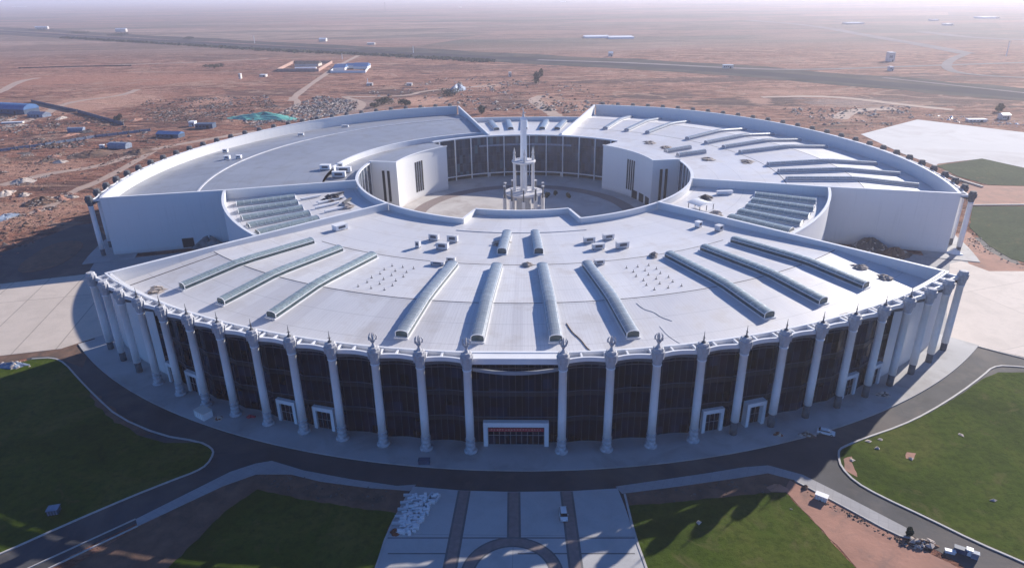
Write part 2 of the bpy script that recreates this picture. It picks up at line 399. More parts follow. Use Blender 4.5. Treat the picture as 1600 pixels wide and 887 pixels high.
    def poly(s, pts, z, mi=0, depth=0.0):
        P = [Vector((p[0], p[1], z)) for p in pts]
        tri = tessellate_polygon([P]); fs = []
        for a, b, c in tri:
            nrm = (P[b]-P[a]).cross(P[c]-P[a]).z
            fs.append((a, b, c) if nrm > 0 else (a, c, b))
        s.add(P, fs, mi)
        if depth:
            n = len(P); vs = P+[p-Vector((0, 0, depth)) for p in P]
            s.add(vs, [(i, (i+1) % n, n+(i+1) % n, n+i) for i in range(n)], mi)
    def build(s, name, mats, parent=None, smooth=False, recalc=True):
        me = bpy.data.meshes.new(name); me.from_pydata(s.v, [], s.f)
        for m in (mats if isinstance(mats, (list, tuple)) else [mats]): me.materials.append(MT[m] if isinstance(m, str) else m)
        for p, i in zip(me.polygons, s.m): p.material_index = i; p.use_smooth = smooth
        if recalc:
            b = bmesh.new(); b.from_mesh(me); bmesh.ops.recalc_face_normals(b, faces=b.faces); b.to_mesh(me); b.free()
        me.update()
        o = bpy.data.objects.new(name, me); COL.objects.link(o)
        if parent: o.parent = parent
        return o

def tag(o, label=None, cat=None, group=None, kind=None):
    for k, v in (('label', label), ('category', cat), ('group', group), ('kind', kind)):
        if v: o[k] = v
    return o
def thing(name, label, cat, loc=(0, 0, 0), rz=0.0, group=None):
    o = bpy.data.objects.new(name, None); COL.objects.link(o); o.empty_display_size = 1
    o.location = loc; o.rotation_euler = (0, 0, rz)
    return tag(o, label, cat, group)
def copy_tree(o, parent=None):
    c = o.copy(); COL.objects.link(c); c.parent = parent
    for ch in [q for q in bpy.data.objects if q.parent == o]: copy_tree(ch, c)
    return c
def chaikin(P, it=2, closed=True):
    P = [Vector(p) for p in P]
    for _ in range(it):
        Q = []
        n = len(P)
        for i in range(n if closed else n-1):
            a, b = P[i], P[(i+1) % n]; Q += [a*.75+b*.25, a*.25+b*.75]
        P = Q if closed else [P[0]]+Q+[P[-1]]
    return P
def ragged(P, amp, step, closed=True):
    P = [Vector(p) for p in P]; Q = []; n = len(P)
    for i in range(n if closed else n-1):
        a, b = P[i], P[(i+1) % n]; d = b-a; k = max(1, int(d.length/step)); nn = Vector((-d.y, d.x)).normalized()
        for j in range(k): Q.append(a+d*(j/k)+nn*random.uniform(-amp, amp))
    if not closed: Q.append(P[-1])
    return Q

# ------------------------------------------------------------------ ground
g = MB(); xs = [-40000, -15000, -6000, -2500, -1200, -600, -300, -100, 0, 100, 300, 600, 1200, 2500, 6000, 15000, 40000]
n = len(xs)
g.add([(x, y, 0) for y in xs for x in xs], [(j*n+i, j*n+i+1, (j+1)*n+i+1, (j+1)*n+i) for j in range(n-1) for i in range(n-1)])
tag(g.build('ground', 'earth'), kind='structure')

LAYER = [0.03]
def flat(name, pts, m, z=None, kind='structure', rag=None, smooth=0, label=None, px=True, depth=.3):
    P = GL(pts) if px else [Vector(p) for p in pts]
    if smooth: P = chaikin(P, smooth)
    if rag: P = ragged(P, *rag)
    if z is None: LAYER[0] += .004; z = LAYER[0]
    b = MB(); b.poly(P, z, depth=depth)
    return tag(b.build(name, m), label, kind=kind)
def strip(name, pts, w, m, z=None, px=True, kind='structure', smooth=2, rag=None):
    """a strip of width w along a centre line"""
    P = GL(pts) if px else [Vector(p) for p in pts]
    if smooth: P = chaikin(P, smooth, False)
    L, Rr = [], []
    for i, p in enumerate(P):
        d = (P[min(i+1, len(P)-1)]-P[max(i-1, 0)]).normalized(); nn = Vector((-d.y, d.x))
        k = w/2*(1+(random.uniform(-rag, rag) if rag else 0)); L.append(p+nn*k); Rr.append(p-nn*k)
    if z is None: LAYER[0] += .004; z = LAYER[0]
    b = MB(); n = len(P)
    b.add([(q.x, q.y, z) for q in L+Rr], [(n+i, n+i+1, i+1, i) for i in range(n-1)])
    return tag(b.build(name, m), kind=kind)
def ring_flat(name, a0, a1, r0, r1, z, m, kind='structure', base=-.3):
    b = MB(); b.sector(a0, a1, r0, r1, base, z); return tag(b.build(name, m), kind=kind)

# ring road and the two approach roads
ring_flat('ring_road', -80, 80, 212, 233, .03, 'asphalt')
flat('road', [(372, 690), (334, 708), (310, 735), (270, 750), (200, 778), (100, 822), (0, 866), (-160, 936), (-120, 980), (60, 896), (120, 862), (215, 816), (360, 742), (430, 722)], 'asphalt', .034)
flat('road', [(1255, 690), (1310, 702), (1312, 730), (1335, 752), (1375, 775), (1450, 810), (1525, 847), (1600, 880), (1720, 936), (1600, 960), (1500, 880), (1417, 832), (1325, 782), (1240, 742), (1190, 735)], 'asphalt', .034)
flat('road', [(1400, 640), (1475, 590), (1500, 555), (1478, 527), (1490, 520), (1540, 545), (1640, 566), (1640, 590), (1560, 572), (1520, 600), (1440, 655)], 'asphalt', .038)
flat('road', [(-60, 402), (0, 396), (60, 374), (118, 352), (150, 348), (170, 380), (150, 415), (140, 432), (0, 446), (-60, 452)], 'asphalt', .034, rag=(.4, 6))
flat('planting_bed', [(24, 425), (36, 408), (75, 383), (112, 375), (134, 379), (120, 398), (84, 419), (45, 426)], 'soil', .12, smooth=2)
# soil verges
flat('soil', [(-60, 556), (0, 549), (95, 541), (160, 524), (172, 532), (140, 548), (128, 575), (105, 566), (84, 556), (50, 558), (0, 570), (-60, 580)], 'soil', .042, rag=(.3, 3))
flat('soil', [(396, 735), (425, 730), (475, 744), (550, 756), (620, 764), (640, 764), (634, 780), (622, 806), (540, 794), (455, 780), (402, 766), (352, 802), (264, 890), (60, 980), (-40, 985), (140, 868), (215, 823), (345, 760)], 'soil', .042)
flat('soil', [(967, 768), (1050, 757), (1150, 743), (1205, 736), (1245, 752), (1232, 770), (1198, 773), (1100, 784), (1050, 790), (978, 795)], 'soil', .042)
flat('sand', [(1234, 750), (1312, 787), (1400, 836), (1500, 888), (1600, 950), (1400, 960), (1340, 888), (1285, 828), (1226, 766)], 'sand', .046, rag=(.25, 2))
flat('sand', [(1490, 366), (1512, 362), (1545, 392), (1580, 410), (1640, 425), (1600, 432), (1500, 430), (1480, 415)], 'sand', .046, rag=(.3, 4))
flat('sand', [(1476, 285), (1500, 288), (1545, 290), (1640, 292), (1640, 318), (1520, 320), (1496, 300)], 'sand', .05, rag=(.5, 6))
# pavements
flat('pavement', [(360, 737), (400, 724), (425, 720), (475, 735), (550, 749), (620, 759), (650, 757), (640, 767), (620, 765), (575, 762), (500, 752), (455, 741), (400, 741), (347, 760), (215, 822), (212, 811)], 'paver', .14)
flat('pavement', [(962, 760), (1025, 751), (1100, 740), (1162, 730), (1200, 727), (1255, 742), (1325, 777), (1417, 825), (1424, 838), (1400, 835), (1312, 787), (1242, 750), (1200, 739), (1150, 747), (1050, 761), (972, 771)], 'paver', .14)
# lawns
def lawn(pts, m, smooth=0, rag=None, label=None):
    return flat('grass', pts, m, .15, 'stuff', rag, smooth, label)
lawn([(-60, 577), (0, 574), (50, 562), (85, 560), (102, 569), (122, 592), (150, 622), (185, 655), (215, 680), (258, 692), (312, 692), (330, 701), (332, 710), (322, 726), (305, 736), (268, 750), (200, 777), (100, 820), (0, 864), (-160, 930), (-400, 820)], 'grass', label='large lawn left of the hall, mostly in the building shadow')
lawn([(402, 765), (462, 778), (550, 793), (620, 802), (607, 824), (586, 892), (560, 960), (180, 960), (266, 885), (325, 826), (350, 801)], 'grass', rag=(.25, 1.5), label='dark lawn in full shadow left of the forecourt')
lawn([(980, 790), (1050, 786), (1100, 780), (1197, 770), (1227, 769), (1285, 831), (1338, 889), (1385, 960), (1050, 960), (1011, 892), (993, 840)], 'grass', rag=(.2, 1.5), label='lawn right of the forecourt with column shadows falling on it')
lawn([(1640, 582), (1560, 582), (1535, 592), (1500, 617), (1450, 647), (1407, 667), (1350, 687), (1325, 697), (1313, 704), (1312, 714), (1316, 730), (1338, 752), (1376, 774), (1450, 808), (1525, 845), (1600, 877), (1720, 930), (1960, 860), (1960, 600)], 'grass', rag=(.15, 2), label='large sunlit lawn right of the hall')
lawn([(1519, 323), (1640, 322), (1640, 420), (1580, 405), (1545, 384), (1515, 356)], 'grass2', rag=(.3, 3), label='sage lawn beyond the right end of the hall')
lawn([(1462, 259), (1535, 248), (1640, 272), (1640, 292), (1545, 289), (1500, 277)], 'grass2', rag=(.3, 3), label='far sage lawn beside the white concrete field')
# plazas
flat('plaza', [(-80, 463), (0, 455), (0, 444), (140, 428), (152, 452), (166, 522), (95, 545), (0, 556), (-80, 563)], 'slab', .13)
flat('plaza', [(1484, 412), (1502, 408), (1545, 424), (1660, 424), (1660, 575), (1600, 558), (1540, 544), (1478, 527), (1480, 470)], 'slab2', .13)
flat('plaza', [(1345, 210), (1433, 187), (1500, 195), (1640, 212), (1640, 271), (1535, 248), (1466, 256), (1462, 259), (1410, 240)], 'salt', .10)
def kerb(pts, w=.5, z0=0, z1=.28, closed=False, smooth=1, label=None):
    P = chaikin(GL(pts), smooth, closed) if smooth else GL(pts)
    b = MB(); b.wall(P, z0, z1, w, closed=closed); return tag(b.build('kerb', 'kerb'), kind='structure')
kerb([(50, 561), (84, 559), (102, 568), (122, 591), (150, 620), (185, 652), (250, 680), (312, 690), (331, 700), (334, 709), (324, 726), (306, 737), (268, 751), (200, 778), (100, 821), (0, 866), (-160, 932)])
kerb([(1640, 578), (1570, 571), (1550, 574), (1537, 586), (1500, 614), (1450, 645), (1406, 666), (1350, 685), (1325, 695), (1311, 702), (1310, 714), (1314, 730), (1336, 753), (1375, 775), (1450, 810), (1525, 847), (1600, 879), (1720, 934)])
kerb([(215, 822), (145, 855), (60, 896), (-60, 955)], .35)
kerb([(212, 811), (92, 866), (40, 890), (-80, 945)], .3)
kerb([(1242, 751), (1312, 788), (1400, 836), (1424, 841)], .35)
kerb([(976, 772), (992, 838), (1010, 887), (1030, 950)], .5)
kerb([(638, 772), (606, 830), (588, 887), (565, 950)], .5)
kerb([(1478, 527), (1540, 545), (1660, 575)], .4)
kerb([(1474, 272), (1500, 282), (1535, 293)], 1.2, 0, .9)
kerb([(1518, 321), (1640, 320)], 1.0, 0, .5)

# forecourt
flat('forecourt', [(646, 760), (632, 782), (606, 832), (588, 890), (562, 960), (1034, 960), (1011, 890), (993, 840), (975, 788), (965, 763), (890, 767.5), (800, 768.5), (720, 766.5)], 'fore', .16)
def fband(pts, w, z=.168):
    strip('stone_band', pts, w+1.0, 'bandedge', z, smooth=0); strip('stone_band', pts, w, 'band', z+.006, smooth=0)
fband([(725.5, 767), (703, 888), (690, 960)], 2.2); fband([(803, 769), (803, 843)], 2.2, .170); fband([(885, 768), (900, 888), (908, 960)], 2.2, .172)
cc = G(800, 900).to_2d(); rc = (G(800, 847).to_2d()-cc).length
fband_pts = [(cc.x+rc*cos(t*pi/32), cc.y+rc*sin(t*pi/32)) for t in range(0, 65)]
b = MB()
strip('stone_band', fband_pts, 3.0, 'bandedge', .182, px=False, smooth=0); strip('stone_band', fband_pts, 2.2, 'band', .188, px=False, smooth=0)
for y in (840.5, 865):
    for x0, x1 in ((606, 705), (709, 797) if y < 850 else (709, 712), (809, 893), (897, 992)):
        if x1-x0 > 10: strip('paving_joint', [(x0, y), (x1, y)], .35, 'bandedge', .164, smooth=0)

# podium round the hall
ring_flat('podium', -46.5, 46.5, 195, 217.5, .32, 'podium')
ring_flat('podium', 70.5, 176, 195, 217, .32, 'podium'); ring_flat('podium', -176, -70.5, 195, 217, .32, 'podium')
ring_flat('court_floor', -180, 180, 0.01, 92, .12, 'court')
ring_flat('court_path', -180, 180, 56, 64, .14, 'band')
ring_flat('pavement', -71, -46.5, 140, 212, .10, 'paver'); ring_flat('pavement', 46.5, 71, 140, 212, .10, 'paver')

# ------------------------------------------------------------------ the hall
DT = 3.3236
HALL = thing('exhibition_hall', 'round white exhibition hall with tall columns and an open court in the middle', 'building')
OUT = [(88, 23.2), (134, 24.0), (168.5, 25.0), (185, 23.6), (204.6, 22.0)]
def roofz(r):
    for (a, za), (b_, zb) in zip(OUT, OUT[1:]):
        if r <= b_: return za+(zb-za)*(max(r, a)-a)/(b_-a)
    return OUT[-1][1]
def dense(prof):
    o = []
    for (a, za), (b_, zb) in zip(prof, prof[1:]):
        k = max(1, int((b_-a)/8)); o += [(a+(b_-a)*i/k, za+(zb-za)*i/k) for i in range(k)]
    return o+[prof[-1]]

def lerp(x, tab):
    for (a, va), (b_, vb) in zip(tab, tab[1:]):
        if x <= b_: return va+(vb-va)*(max(x, a)-a)/(b_-a)
    return tab[-1][1]
# --- roofs
def roof(a0, a1, prof, m, label):
    b = MB(); b.sheet(a0, a1, dense(prof)); o = b.build('roof', m, HALL); tag(o, label)
    if o.data.polygons[0].normal.z < 0: o.data.flip_normals()
    return o
rf = roof(-43.7, 43.7, OUT, 'roof', 'bright front roof with radial skylights')
JOG = 16.5
b = MB(); b.sheet(-JOG, JOG, [(73, 23.0), (88, 23.2)]); o = b.build('roof', 'roof', HALL); tag(o, 'small roof jutting into the court')
if o.data.polygons[0].normal.z < 0: o.data.flip_normals()
rr_ = roof(73.1, 164.4, OUT, 'roof', 'glaring right rear roof with radial skylights')
RL = [(105.5, 25.6), (134, 26.2), (164, 26.4), (185, 24.8), (204.6, 23.2)]
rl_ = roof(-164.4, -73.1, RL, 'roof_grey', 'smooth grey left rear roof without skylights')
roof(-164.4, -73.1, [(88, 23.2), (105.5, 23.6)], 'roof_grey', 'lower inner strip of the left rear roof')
rnl = roof(-72.9, -43.9, [(88, 23.2), (120, 23.4), (151, 22.8)], 'roof', 'low roof between the front and left wings')
rnr = roof(43.9, 72.9, [(88, 23.2), (120, 23.4), (151, 22.8)], 'roof', 'low roof between the front and right wings')
rbk = roof(164.6, 195.4, [(88, 26.6), (120, 26.2), (151, 25.6)], 'roof', 'small back roof behind the court')
def seam(a0, a1, r, z, w, m, parent, h=.05):
    b = MB(); b.sector(a0, a1, r-w/2, r+w/2, z-.1, z+h); return b.build('roof_joint', m, parent)
seam(-36, 36, 134, roofz(134), .35, 'seam', rf); seam(-43.4, 43.4, 168.5, roofz(168.5), .30, 'seam', rf)
seam(-164, -73.4, 164, 26.4, 1.0, 'gutter', rl_, .3); seam(73.5, 164, 134, roofz(134), .35, 'seam', rr_); seam(73.5, 164, 168.5, roofz(168.5), .3, 'seam', rr_)
b = MB()
for a in (-42.2,): b.sector(a-.1, a+.1, 168.5, 204, lambda r, a: roofz(r)-.1, lambda r, a: roofz(r)+.04, 1)
b.build('roof_joint', 'seam', rf)
b = MB(); b.sector(-16, 16, 97, 97.6, roofz(97)-.1, roofz(97)+.25); b.build('roof_joint', 'gutter', rf)
b = MB(); b.sector(-164.3, -93, 104.8, 106.0, 20, 26.7); tag(b.build('roof_kerb', 'trim', HALL), 'white curved step on the left rear roof')
# --- walls and parapets
def radial(a, r0, r1, ztab, label=None, m='white', t=.9):
    k = 24; rs = [r0+(r1-r0)*i/k for i in range(k+1)]
    b = MB(); b.wall([pol(r, a) for r in rs], -.5, [lerp(r, ztab) for r in rs], t)
    o = b.build('wall', m, HALL)
    c = MB(); c.wall([pol(r, a) for r in rs], [lerp(r, ztab)+.004 for r in rs], [lerp(r, ztab)+.24 for r in rs], t+.3); c.build('coping', 'trim', o)
    return tag(o, label)
def arc(r, a0, a1, ztab, label=None, m='white', t=.9, z0=-.5, cop=True):
    k = max(4, int(abs(a1-a0)/1.2)); as_ = [a0+(a1-a0)*i/k for i in range(k+1)]
    b = MB(); b.wall([pol(r, a) for a in as_], z0, [lerp(a, ztab) for a in as_], t)
    o = b.build('wall', m, HALL)
    if cop:
        c = MB(); c.wall([pol(r, a) for a in as_], [lerp(a, ztab)+.006 for a in as_], [lerp(a, ztab)+.25 for a in as_], t+.3); c.build('coping', 'trim', o)
    return tag(o, label)
for s, w in ((-1, 'left'), (1, 'right')):
    radial(43.8*s, 88.6, 205.3, [(88, 26.3), (150, 26.5), (206, 26.7)], w+' side wall of the front wing')
    radial(73.0*s, 88.6, 205.3, [(88, 27.0), (150, 27.3), (206, 28.3)], 'broad blank end wall of the %s rear wing' % w)
    radial(164.5*s, 88.6, 205.3, [(88, 28.4), (150, 29.0), (206, 29.6)], 'inner end wall of the %s rear wing' % w)
    tb = sorted([(43.8*s, 26.5), (73*s, 27.2)]); arc(151, 44.2*s, 72.6*s, tb, 'curved wall of the %s recess' % w)
    tb = sorted([(73*s, 28.3), (90*s, 28.4), (108*s, 28.6), (127*s, 29.6), (148*s, 30.2), (164.5*s, 29.6)])
    arc(204.9, 73.4*s, 164.1*s, tb, 'tall curved parapet of the %s rear wing' % w)
    tb = sorted([(JOG*s, 25.3), (43.8*s, 25.9), (73*s, 26.6), (100*s, 27.0)])
    arc(88, JOG*s, 43.5*s, tb, 'curved court parapet of the front wing', t=.8)
    arc(88, 44.1*s, 72.7*s, tb, 'court parapet of the %s recess' % w, t=.8)
    radial(JOG*s, 73.4, 88, [(73, 25.2), (89, 25.25)], t=.7)
arc(151, 164.9, 195.1, [(164, 28.6), (180, 28.0), (196, 28.6)], 'back parapet seen in blue shade')
arc(73, -JOG, JOG, [(-20, 25.3), (20, 25.3)], 'parapet jutting into the court', t=.7)
# --- outer wall of the front wing: glass bays and blank bays
def bay_edges(): 
    e = list(range(-13, 0))+list(range(1, 14)); return list(zip(e, e[1:]))
def glass_bay(a0, a1, r, z0, z1, n, m='glass', rows=(8.5, 16.5, 23.6), bow=.9, label=None, mm='mull'):
    P = []
    for i in range(n+1):
        t = i/n; rr = r-bow*sin(pi*t); P.append(pol(rr, a0+(a1-a0)*t))
    b = MB(); b.wall(P, z0, z1, .3); o = b.build('glass_wall', m, HALL); tag(o, label)
    c = MB()
    for i, p in enumerate(P):
        d = p.normalized(); q = p+d*.14; c.box((q.x, q.y, (z0+z1)/2), (.09, .10, z1-z0-.1), math.atan2(d.y, d.x)+pi/2)
    for z in rows:
        if z0 < z < z1: c.wall([p+p.normalized()*.17 for p in P], z-.12, z+.12, .18)
    c.build('mullion', mm, o)
    for z in rows[:2]:
        d = MB(); d.wall([p+p.normalized()*.1 for p in P], z-1.5, z-.3, .16); d.build('spandrel', 'spandrel', o)
    return o
for k0, k1 in bay_edges():
    a0, a1 = k0*DT, k1*DT
    if min(abs(k0), abs(k1)) >= 10:
        b = MB(); b.sector(a0, a1, 204.2, 205.6, -.3, 26.6, 4); b.build('blank_wall', 'white', HALL)
    elif k0 == -1:
        glass_bay(a0, a1, 205.6, .3, 25.6, 14, bow=.2)
    else: glass_bay(a0, a1, 206.2, .3, 26.0, random.choice((5, 6, 6, 7)))
b = MB(); b.sector(-43.4, 43.4, 203.6, 204.4, 21.0, 27.0, 60); tag(b.build('parapet', 'white', HALL), 'parapet behind the front cornice')
b = MB(); b.sector(73.4, 164, 205.36, 205.9, -.3, 26, 60); b.build('blank_wall', 'white', HALL)
b = MB(); b.sector(-164, -73.4, 205.36, 205.9, -.3, 26, 60); b.build('blank_wall', 'white', HALL)
# --- scalloped cornice, one piece per bay
def cornice(k0, k1, z, label=None):
    a0, a1 = k0*DT, k1*DT; b = MB(); n = 10; wide = (k1-k0) > 1.5
    if wide:
        b.wall([pol(208.6, a0+.2), pol(208.6, a1-.2)], z-1.6, z+.1, 1.0)
        b.wall([pol(205.5, a0), pol(205.2, (a0+a1)/2), pol(205.5, a1)], z-.9, z+.12, .9)
        sw = MB(); sw.wall([pol(207.6+1.7*sin(pi*t/12), a0+.3+(a1-a0-.6)*t/12) for t in range(13)], z-4.3, z-3.4, .5); sw.build('curved_beam', 'steelgrey', HALL)
        b.sector(a0+.1, a1-.1, 205.3, 208.6, z-.35, z-.05, 4)
    else:
        inner = [pol(205.4, a0+(a1-a0)*t/n) for t in range(n+1)]
        outer = [pol(209.3-1.15*sin(pi*t/n), a0+(a1-a0)*t/n) for t in range(n+1)]
        b.wall(inner, z-1.0, z+.10, .62); b.wall(outer, z-1.2, z, .55)
        am = a0+(a1-a0)*.42
        b.wall([pol(205.6, am), pol(207.9, am)], z-.9, z-.03, .5)
        b.wall([pol(205.6, a0+.22), pol(209.1, a0+.22)], z-.95, z-.05, .5); b.wall([pol(205.6, a1-.22), pol(209.1, a1-.22)], z-.95, z-.06, .5)
        fl = [v+Vector((0, 0, z-.98)) for p, q in zip(inner, outer) for v in (p, q)]; m_ = len(fl)
        b.add(fl+[v-Vector((0, 0, .2)) for v in fl], [(2*i, 2*i+1, 2*i+3, 2*i+2) for i in range(n)]+[(m_+2*i, m_+2*i+2, m_+2*i+3, m_+2*i+1) for i in range(n)], 1)
    o = b.build('cornice', ['trim', 'gutter'], HALL); tag(o, label)
    if wide: o.data.materials[0] = MT['trim']
    if not wide:
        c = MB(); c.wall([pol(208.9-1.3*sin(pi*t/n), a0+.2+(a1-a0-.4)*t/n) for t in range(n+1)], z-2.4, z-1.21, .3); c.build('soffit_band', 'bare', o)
    return o
def zc(k): return 28.1-.75*max(0, abs(k)-9)/4
for k0, k1 in bay_edges(): cornice(k0, k1, zc((k0+k1)/2) if k0 != -1 else 28.2)
REAR = list(range(22, 50))
def zr(k): return lerp(k*DT, [(73, 28.0), (90, 28.2), (108, 28.5), (127, 29.5), (148, 30.1), (166, 29.5)])-.35
for s in (-1, 1):
    for k in REAR[:-1]:
        k0, k1 = (k, k+1) if s > 0 else (-k-1, -k); cornice(k0, k1, zr(k+.5))
# --- columns
def col_meshes(kind):
    b = MB()
    b.lathe([(1.12, 4.6), (1.12, 12), (1.06, 25.4), (1.2, 25.5), (1.2, 25.8)], 20)
    sh = b.build('column', 'clad', HALL, True)
    c = MB()
    if kind == 'clad':
        c.lathe([(1.75, .3), (1.85, .7), (1.6, 1.0), (1.12, 1.25), (1.12, 1.45), (1.38, 1.6), (1.38, 1.85), (1.14, 2.0), (1.12, 2.7), (1.32, 2.85), (1.32, 3.1), (1.1, 3.2), (1.1, 3.9), (1.3, 4.05), (1.3, 4.4), (1.14, 4.62)], 20)
        c.build('column_base', 'base', sh, True)
    else:
        c.lathe([(.98, .3), (.98, 4.58)], 14); c.build('column_base', 'bare', sh, True)
    d = MB()
    d.lathe([(1.12, 25.82), (1.22, 26.0), (1.22, 26.7), (1.34, 26.8), (1.38, 27.6), (1.5, 28.4), (1.7, 29.1), (1.72, 29.7), (1.45, 29.75), (1.45, 30.4), (1.2, 30.65), (.5, 30.7)], 8)
    for i in range(4):
        a = i*pi/2+pi/4; d.box((1.28*cos(a), 1.28*sin(a), 28.6), (.8, .62, 1.9), a, taper=1.25)
    d.build('capital', 'stone' if kind == 'clad' else 'bare', sh)
    return sh
def crown_finial():
    b = MB(); b.lathe([(.75, 30.6), (.45, 31.1), (.28, 31.7), (.55, 32.2), (.75, 32.6), (.5, 32.75)], 10)
    for i in range(5):
        a = i*2*pi/5+.3
        b.tube([(.3*cos(a), .3*sin(a), 32.5), (1.0*cos(a), 1.0*sin(a), 33.0), (1.05*cos(a), 1.05*sin(a), 33.7), (.62*cos(a), .62*sin(a), 34.5)], [.2, .24, .2, .06], 5)
    b.lathe([(.2, 32.6), (.3, 33.6), (.08, 34.7)], 6)
    return b
def spike_finial():
    b = MB(); b.lathe([(.6, 30.6), (.5, 30.95), (.2, 31.2), (.13, 32.2), (.04, 34.0)], 8)
    b.box((0, 0, 31.9), (.9, .12, .12), .4); b.box((0, 0, 32.2), (.12, .7, .1), .4)
    return b
proto_front = col_meshes('clad'); fin_c = crown_finial().build('finial', 'stone', proto_front)
proto_spike = col_meshes('clad'); fin_s = spike_finial().build('finial', 'bare', proto_spike)
proto_bare = col_meshes('bare'); proto_side = col_meshes('bare'); proto_end = col_meshes('bare')
for ch in [q for q in bpy.data.objects if q.parent in (proto_side, proto_end)]:
    if ch.name.startswith('capital'): ch.data = [q for q in bpy.data.objects if q.parent == proto_spike and q.name.startswith('capital')][0].data
spike_finial().build('finial', 'bare', proto_side)
used = set()
def put_col(proto, k, dz=0):
    o = proto if proto.name not in used else copy_tree(proto, HALL); used.add(proto.name)
    p = pol(210, k*DT); o.location = (p.x, p.y, dz); o.rotation_euler = (0, 0, R(k*DT))
    return o
for k in list(range(-13, 0))+list(range(1, 14)):
    pr = proto_front if abs(k) <= 3 else (proto_spike if -10 <= k <= 4 else (proto_end if abs(k) >= 11 else proto_side))
    o = put_col(pr, k, -1.4*max(0, abs(k)-9)/4)
for s in (-1, 1):
    for k in REAR: put_col(proto_bare, s*k, zr(k)-28.7)
# --- entrance portals on the glass front
def portal(a, w, h, d=1.2, r=206.4, wide=False, label=None):
    b = MB(); z0 = .3; t = 1.15 if wide else 1.0
    hw = w/2
    for sx in (-1, 1): b.box((sx*(hw-t/2), -d/2, z0+h/2-.02), (t, d, h))
    b.box((0, -d/2-.003, z0+h-t*.6+.02), (w+.02, d+.02, t*1.2))
    o = b.build('entrance_portal', 'trim', HALL)
    p = pol(r, a); o.location = (p.x, p.y, 0); o.rotation_euler = (0, 0, R(a)); tag(o, label)
    g_ = MB(); g_.box((0, -.35, z0+(h-t*1.2)/2), (w-2*t-.02, .2, h-t*1.2-.02)); g_.build('door_glazing', 'glass', o)
    m_ = MB(); k = max(3, int((w-2*t)/1.5))
    for i in range(k+1): m_.box((-hw+t+.06+(w-2*t-.12)*i/k, -.52, z0+(h-t*1.2)/2), (.12, .12, h-t*1.2-.04))
    m_.box((0, -.52, z0+3.0), (w-2*t-.05, .1, .14)); m_.build('door_frame', 'chrome', o)
    return o
po = portal(0, 17.6, 7.6, 1.5, 206.0, True, 'wide main entrance portal with a red banner')
bn = MB(); bn.box((0, -1.3, 5.62), (14.9, .1, 1.05)); bo = bn.build('banner', 'red', po); tag(bo, 'red banner across the main entrance')
ch = MB(); rnd = random.Random(5)
for i in range(18):
    x = -6.6+13.2*i/17
    for j in range(4):
        if j % 2: ch.box((x+rnd.uniform(-.12, .12), -1.36, 5.62+rnd.uniform(-.25, .25)), (rnd.uniform(.2, .42), .03, .07))
        else: ch.box((x+rnd.uniform(-.14, .14), -1.363, 5.62+rnd.uniform(-.1, .1)), (.07, .03, rnd.uniform(.3, .56)))
ch.build('lettering', 'gold', bo)
portal(-18.6, 6.4, 7.2, label='white entrance portal fifth bay left of the middle'); portal(-15.2, 6.6, 7.2, label='white entrance portal fourth bay left of the middle')
portal(-29.0, 6.2, 7.2, label='white entrance portal far left'); portal(-31.9, 5.6, 7.2)
portal(15.2, 6.4, 7.2, label='white entrance portal fourth bay right of the middle'); portal(18.8, 6.2, 7.6, 2.0, label='deep white entrance portal fifth bay right of the middle')
portal(28.7, 6.0, 7.4); portal(32.0, 5.6, 7.4)
# --- skylights
def skylight(r0, r1, a, zf, parent, w=3.6, h=2.2, m='skyglass', side='skydark', label=None, rise=.8):
    k = max(2, int((r1-r0)/6)); n = 8; b = MB(); rows = []
    d = pol(1, a); t = Vector((d.y, -d.x, 0))*-1
    prof = [(-w/2, 0), (-w/2, h-rise)]+[(-w/2*cos(pi*i/n), h-rise+rise*sin(pi*i/n)) for i in range(1, n)]+[(w/2, h-rise), (w/2, 0)]
    for i in range(k+1):
        r = r0+(r1-r0)*i/k; z = zf(r); rows.append([pol(r, a, 0)+t*x+Vector((0, 0, z+y-(.3 if y == 0 else 0))) for x, y in prof])
    np_ = len(prof); vs = [v for row in rows for v in row]
    for i in range(k):
        for j in range(np_-1):
            b.add([rows[i][j], rows[i][j+1], rows[i+1][j+1], rows[i+1][j]], [(0, 1, 2, 3)], 1 if j in (0, np_-2) else 0)
    b.add(rows[0], [tuple(range(np_))], 1); b.add(rows[-1], [tuple(range(np_-1, -1, -1))], 1)
    o = b.build('skylight', [m, side], parent, recalc=False); tag(o, label)
    bb = bmesh.new(); bb.from_mesh(o.data); bmesh.ops.remove_doubles(bb, verts=bb.verts, dist=.001); bmesh.ops.recalc_face_normals(bb, faces=bb.faces); bb.to_mesh(o.data); bb.free()
    f = MB()
    for r, s_ in ((r0, -1), (r1, 1)):
        pts = [pol(r+s_*.05, a)+t*x+Vector((0, 0, zf(r)+max(y, .15))) for x, y in prof]
        f.tube(pts+[pts[0]], .14, 5)
        f.box(pol(r+s_*.35, a, zf(r)+.12), (w+.5, .8, .3), R(a))
    for s_ in (-1, 1):
        f.tube([pol(r0+(r1-r0)*i/k, a)+t*(s_*(w/2+.03))+Vector((0, 0, zf(r0+(r1-r0)*i/k)+h-rise)) for i in range(k+1)], .12, 4)
        f.tube([pol(r0+(r1-r0)*i/k, a)+t*(s_*(w/2+.15))+Vector((0, 0, zf(r0+(r1-r0)*i/k)+.15)) for i in range(k+1)], .2, 4)
    for i in range(1, k*2):
        r = r0+(r1-r0)*i/(k*2); f.tube([pol(r, a)+t*(x*1.01)+Vector((0, 0, zf(r)+y+.02)) for x, y in prof[1:-1]], .05, 3)
    f.build('skylight_frame', 'trim', o)
    return o
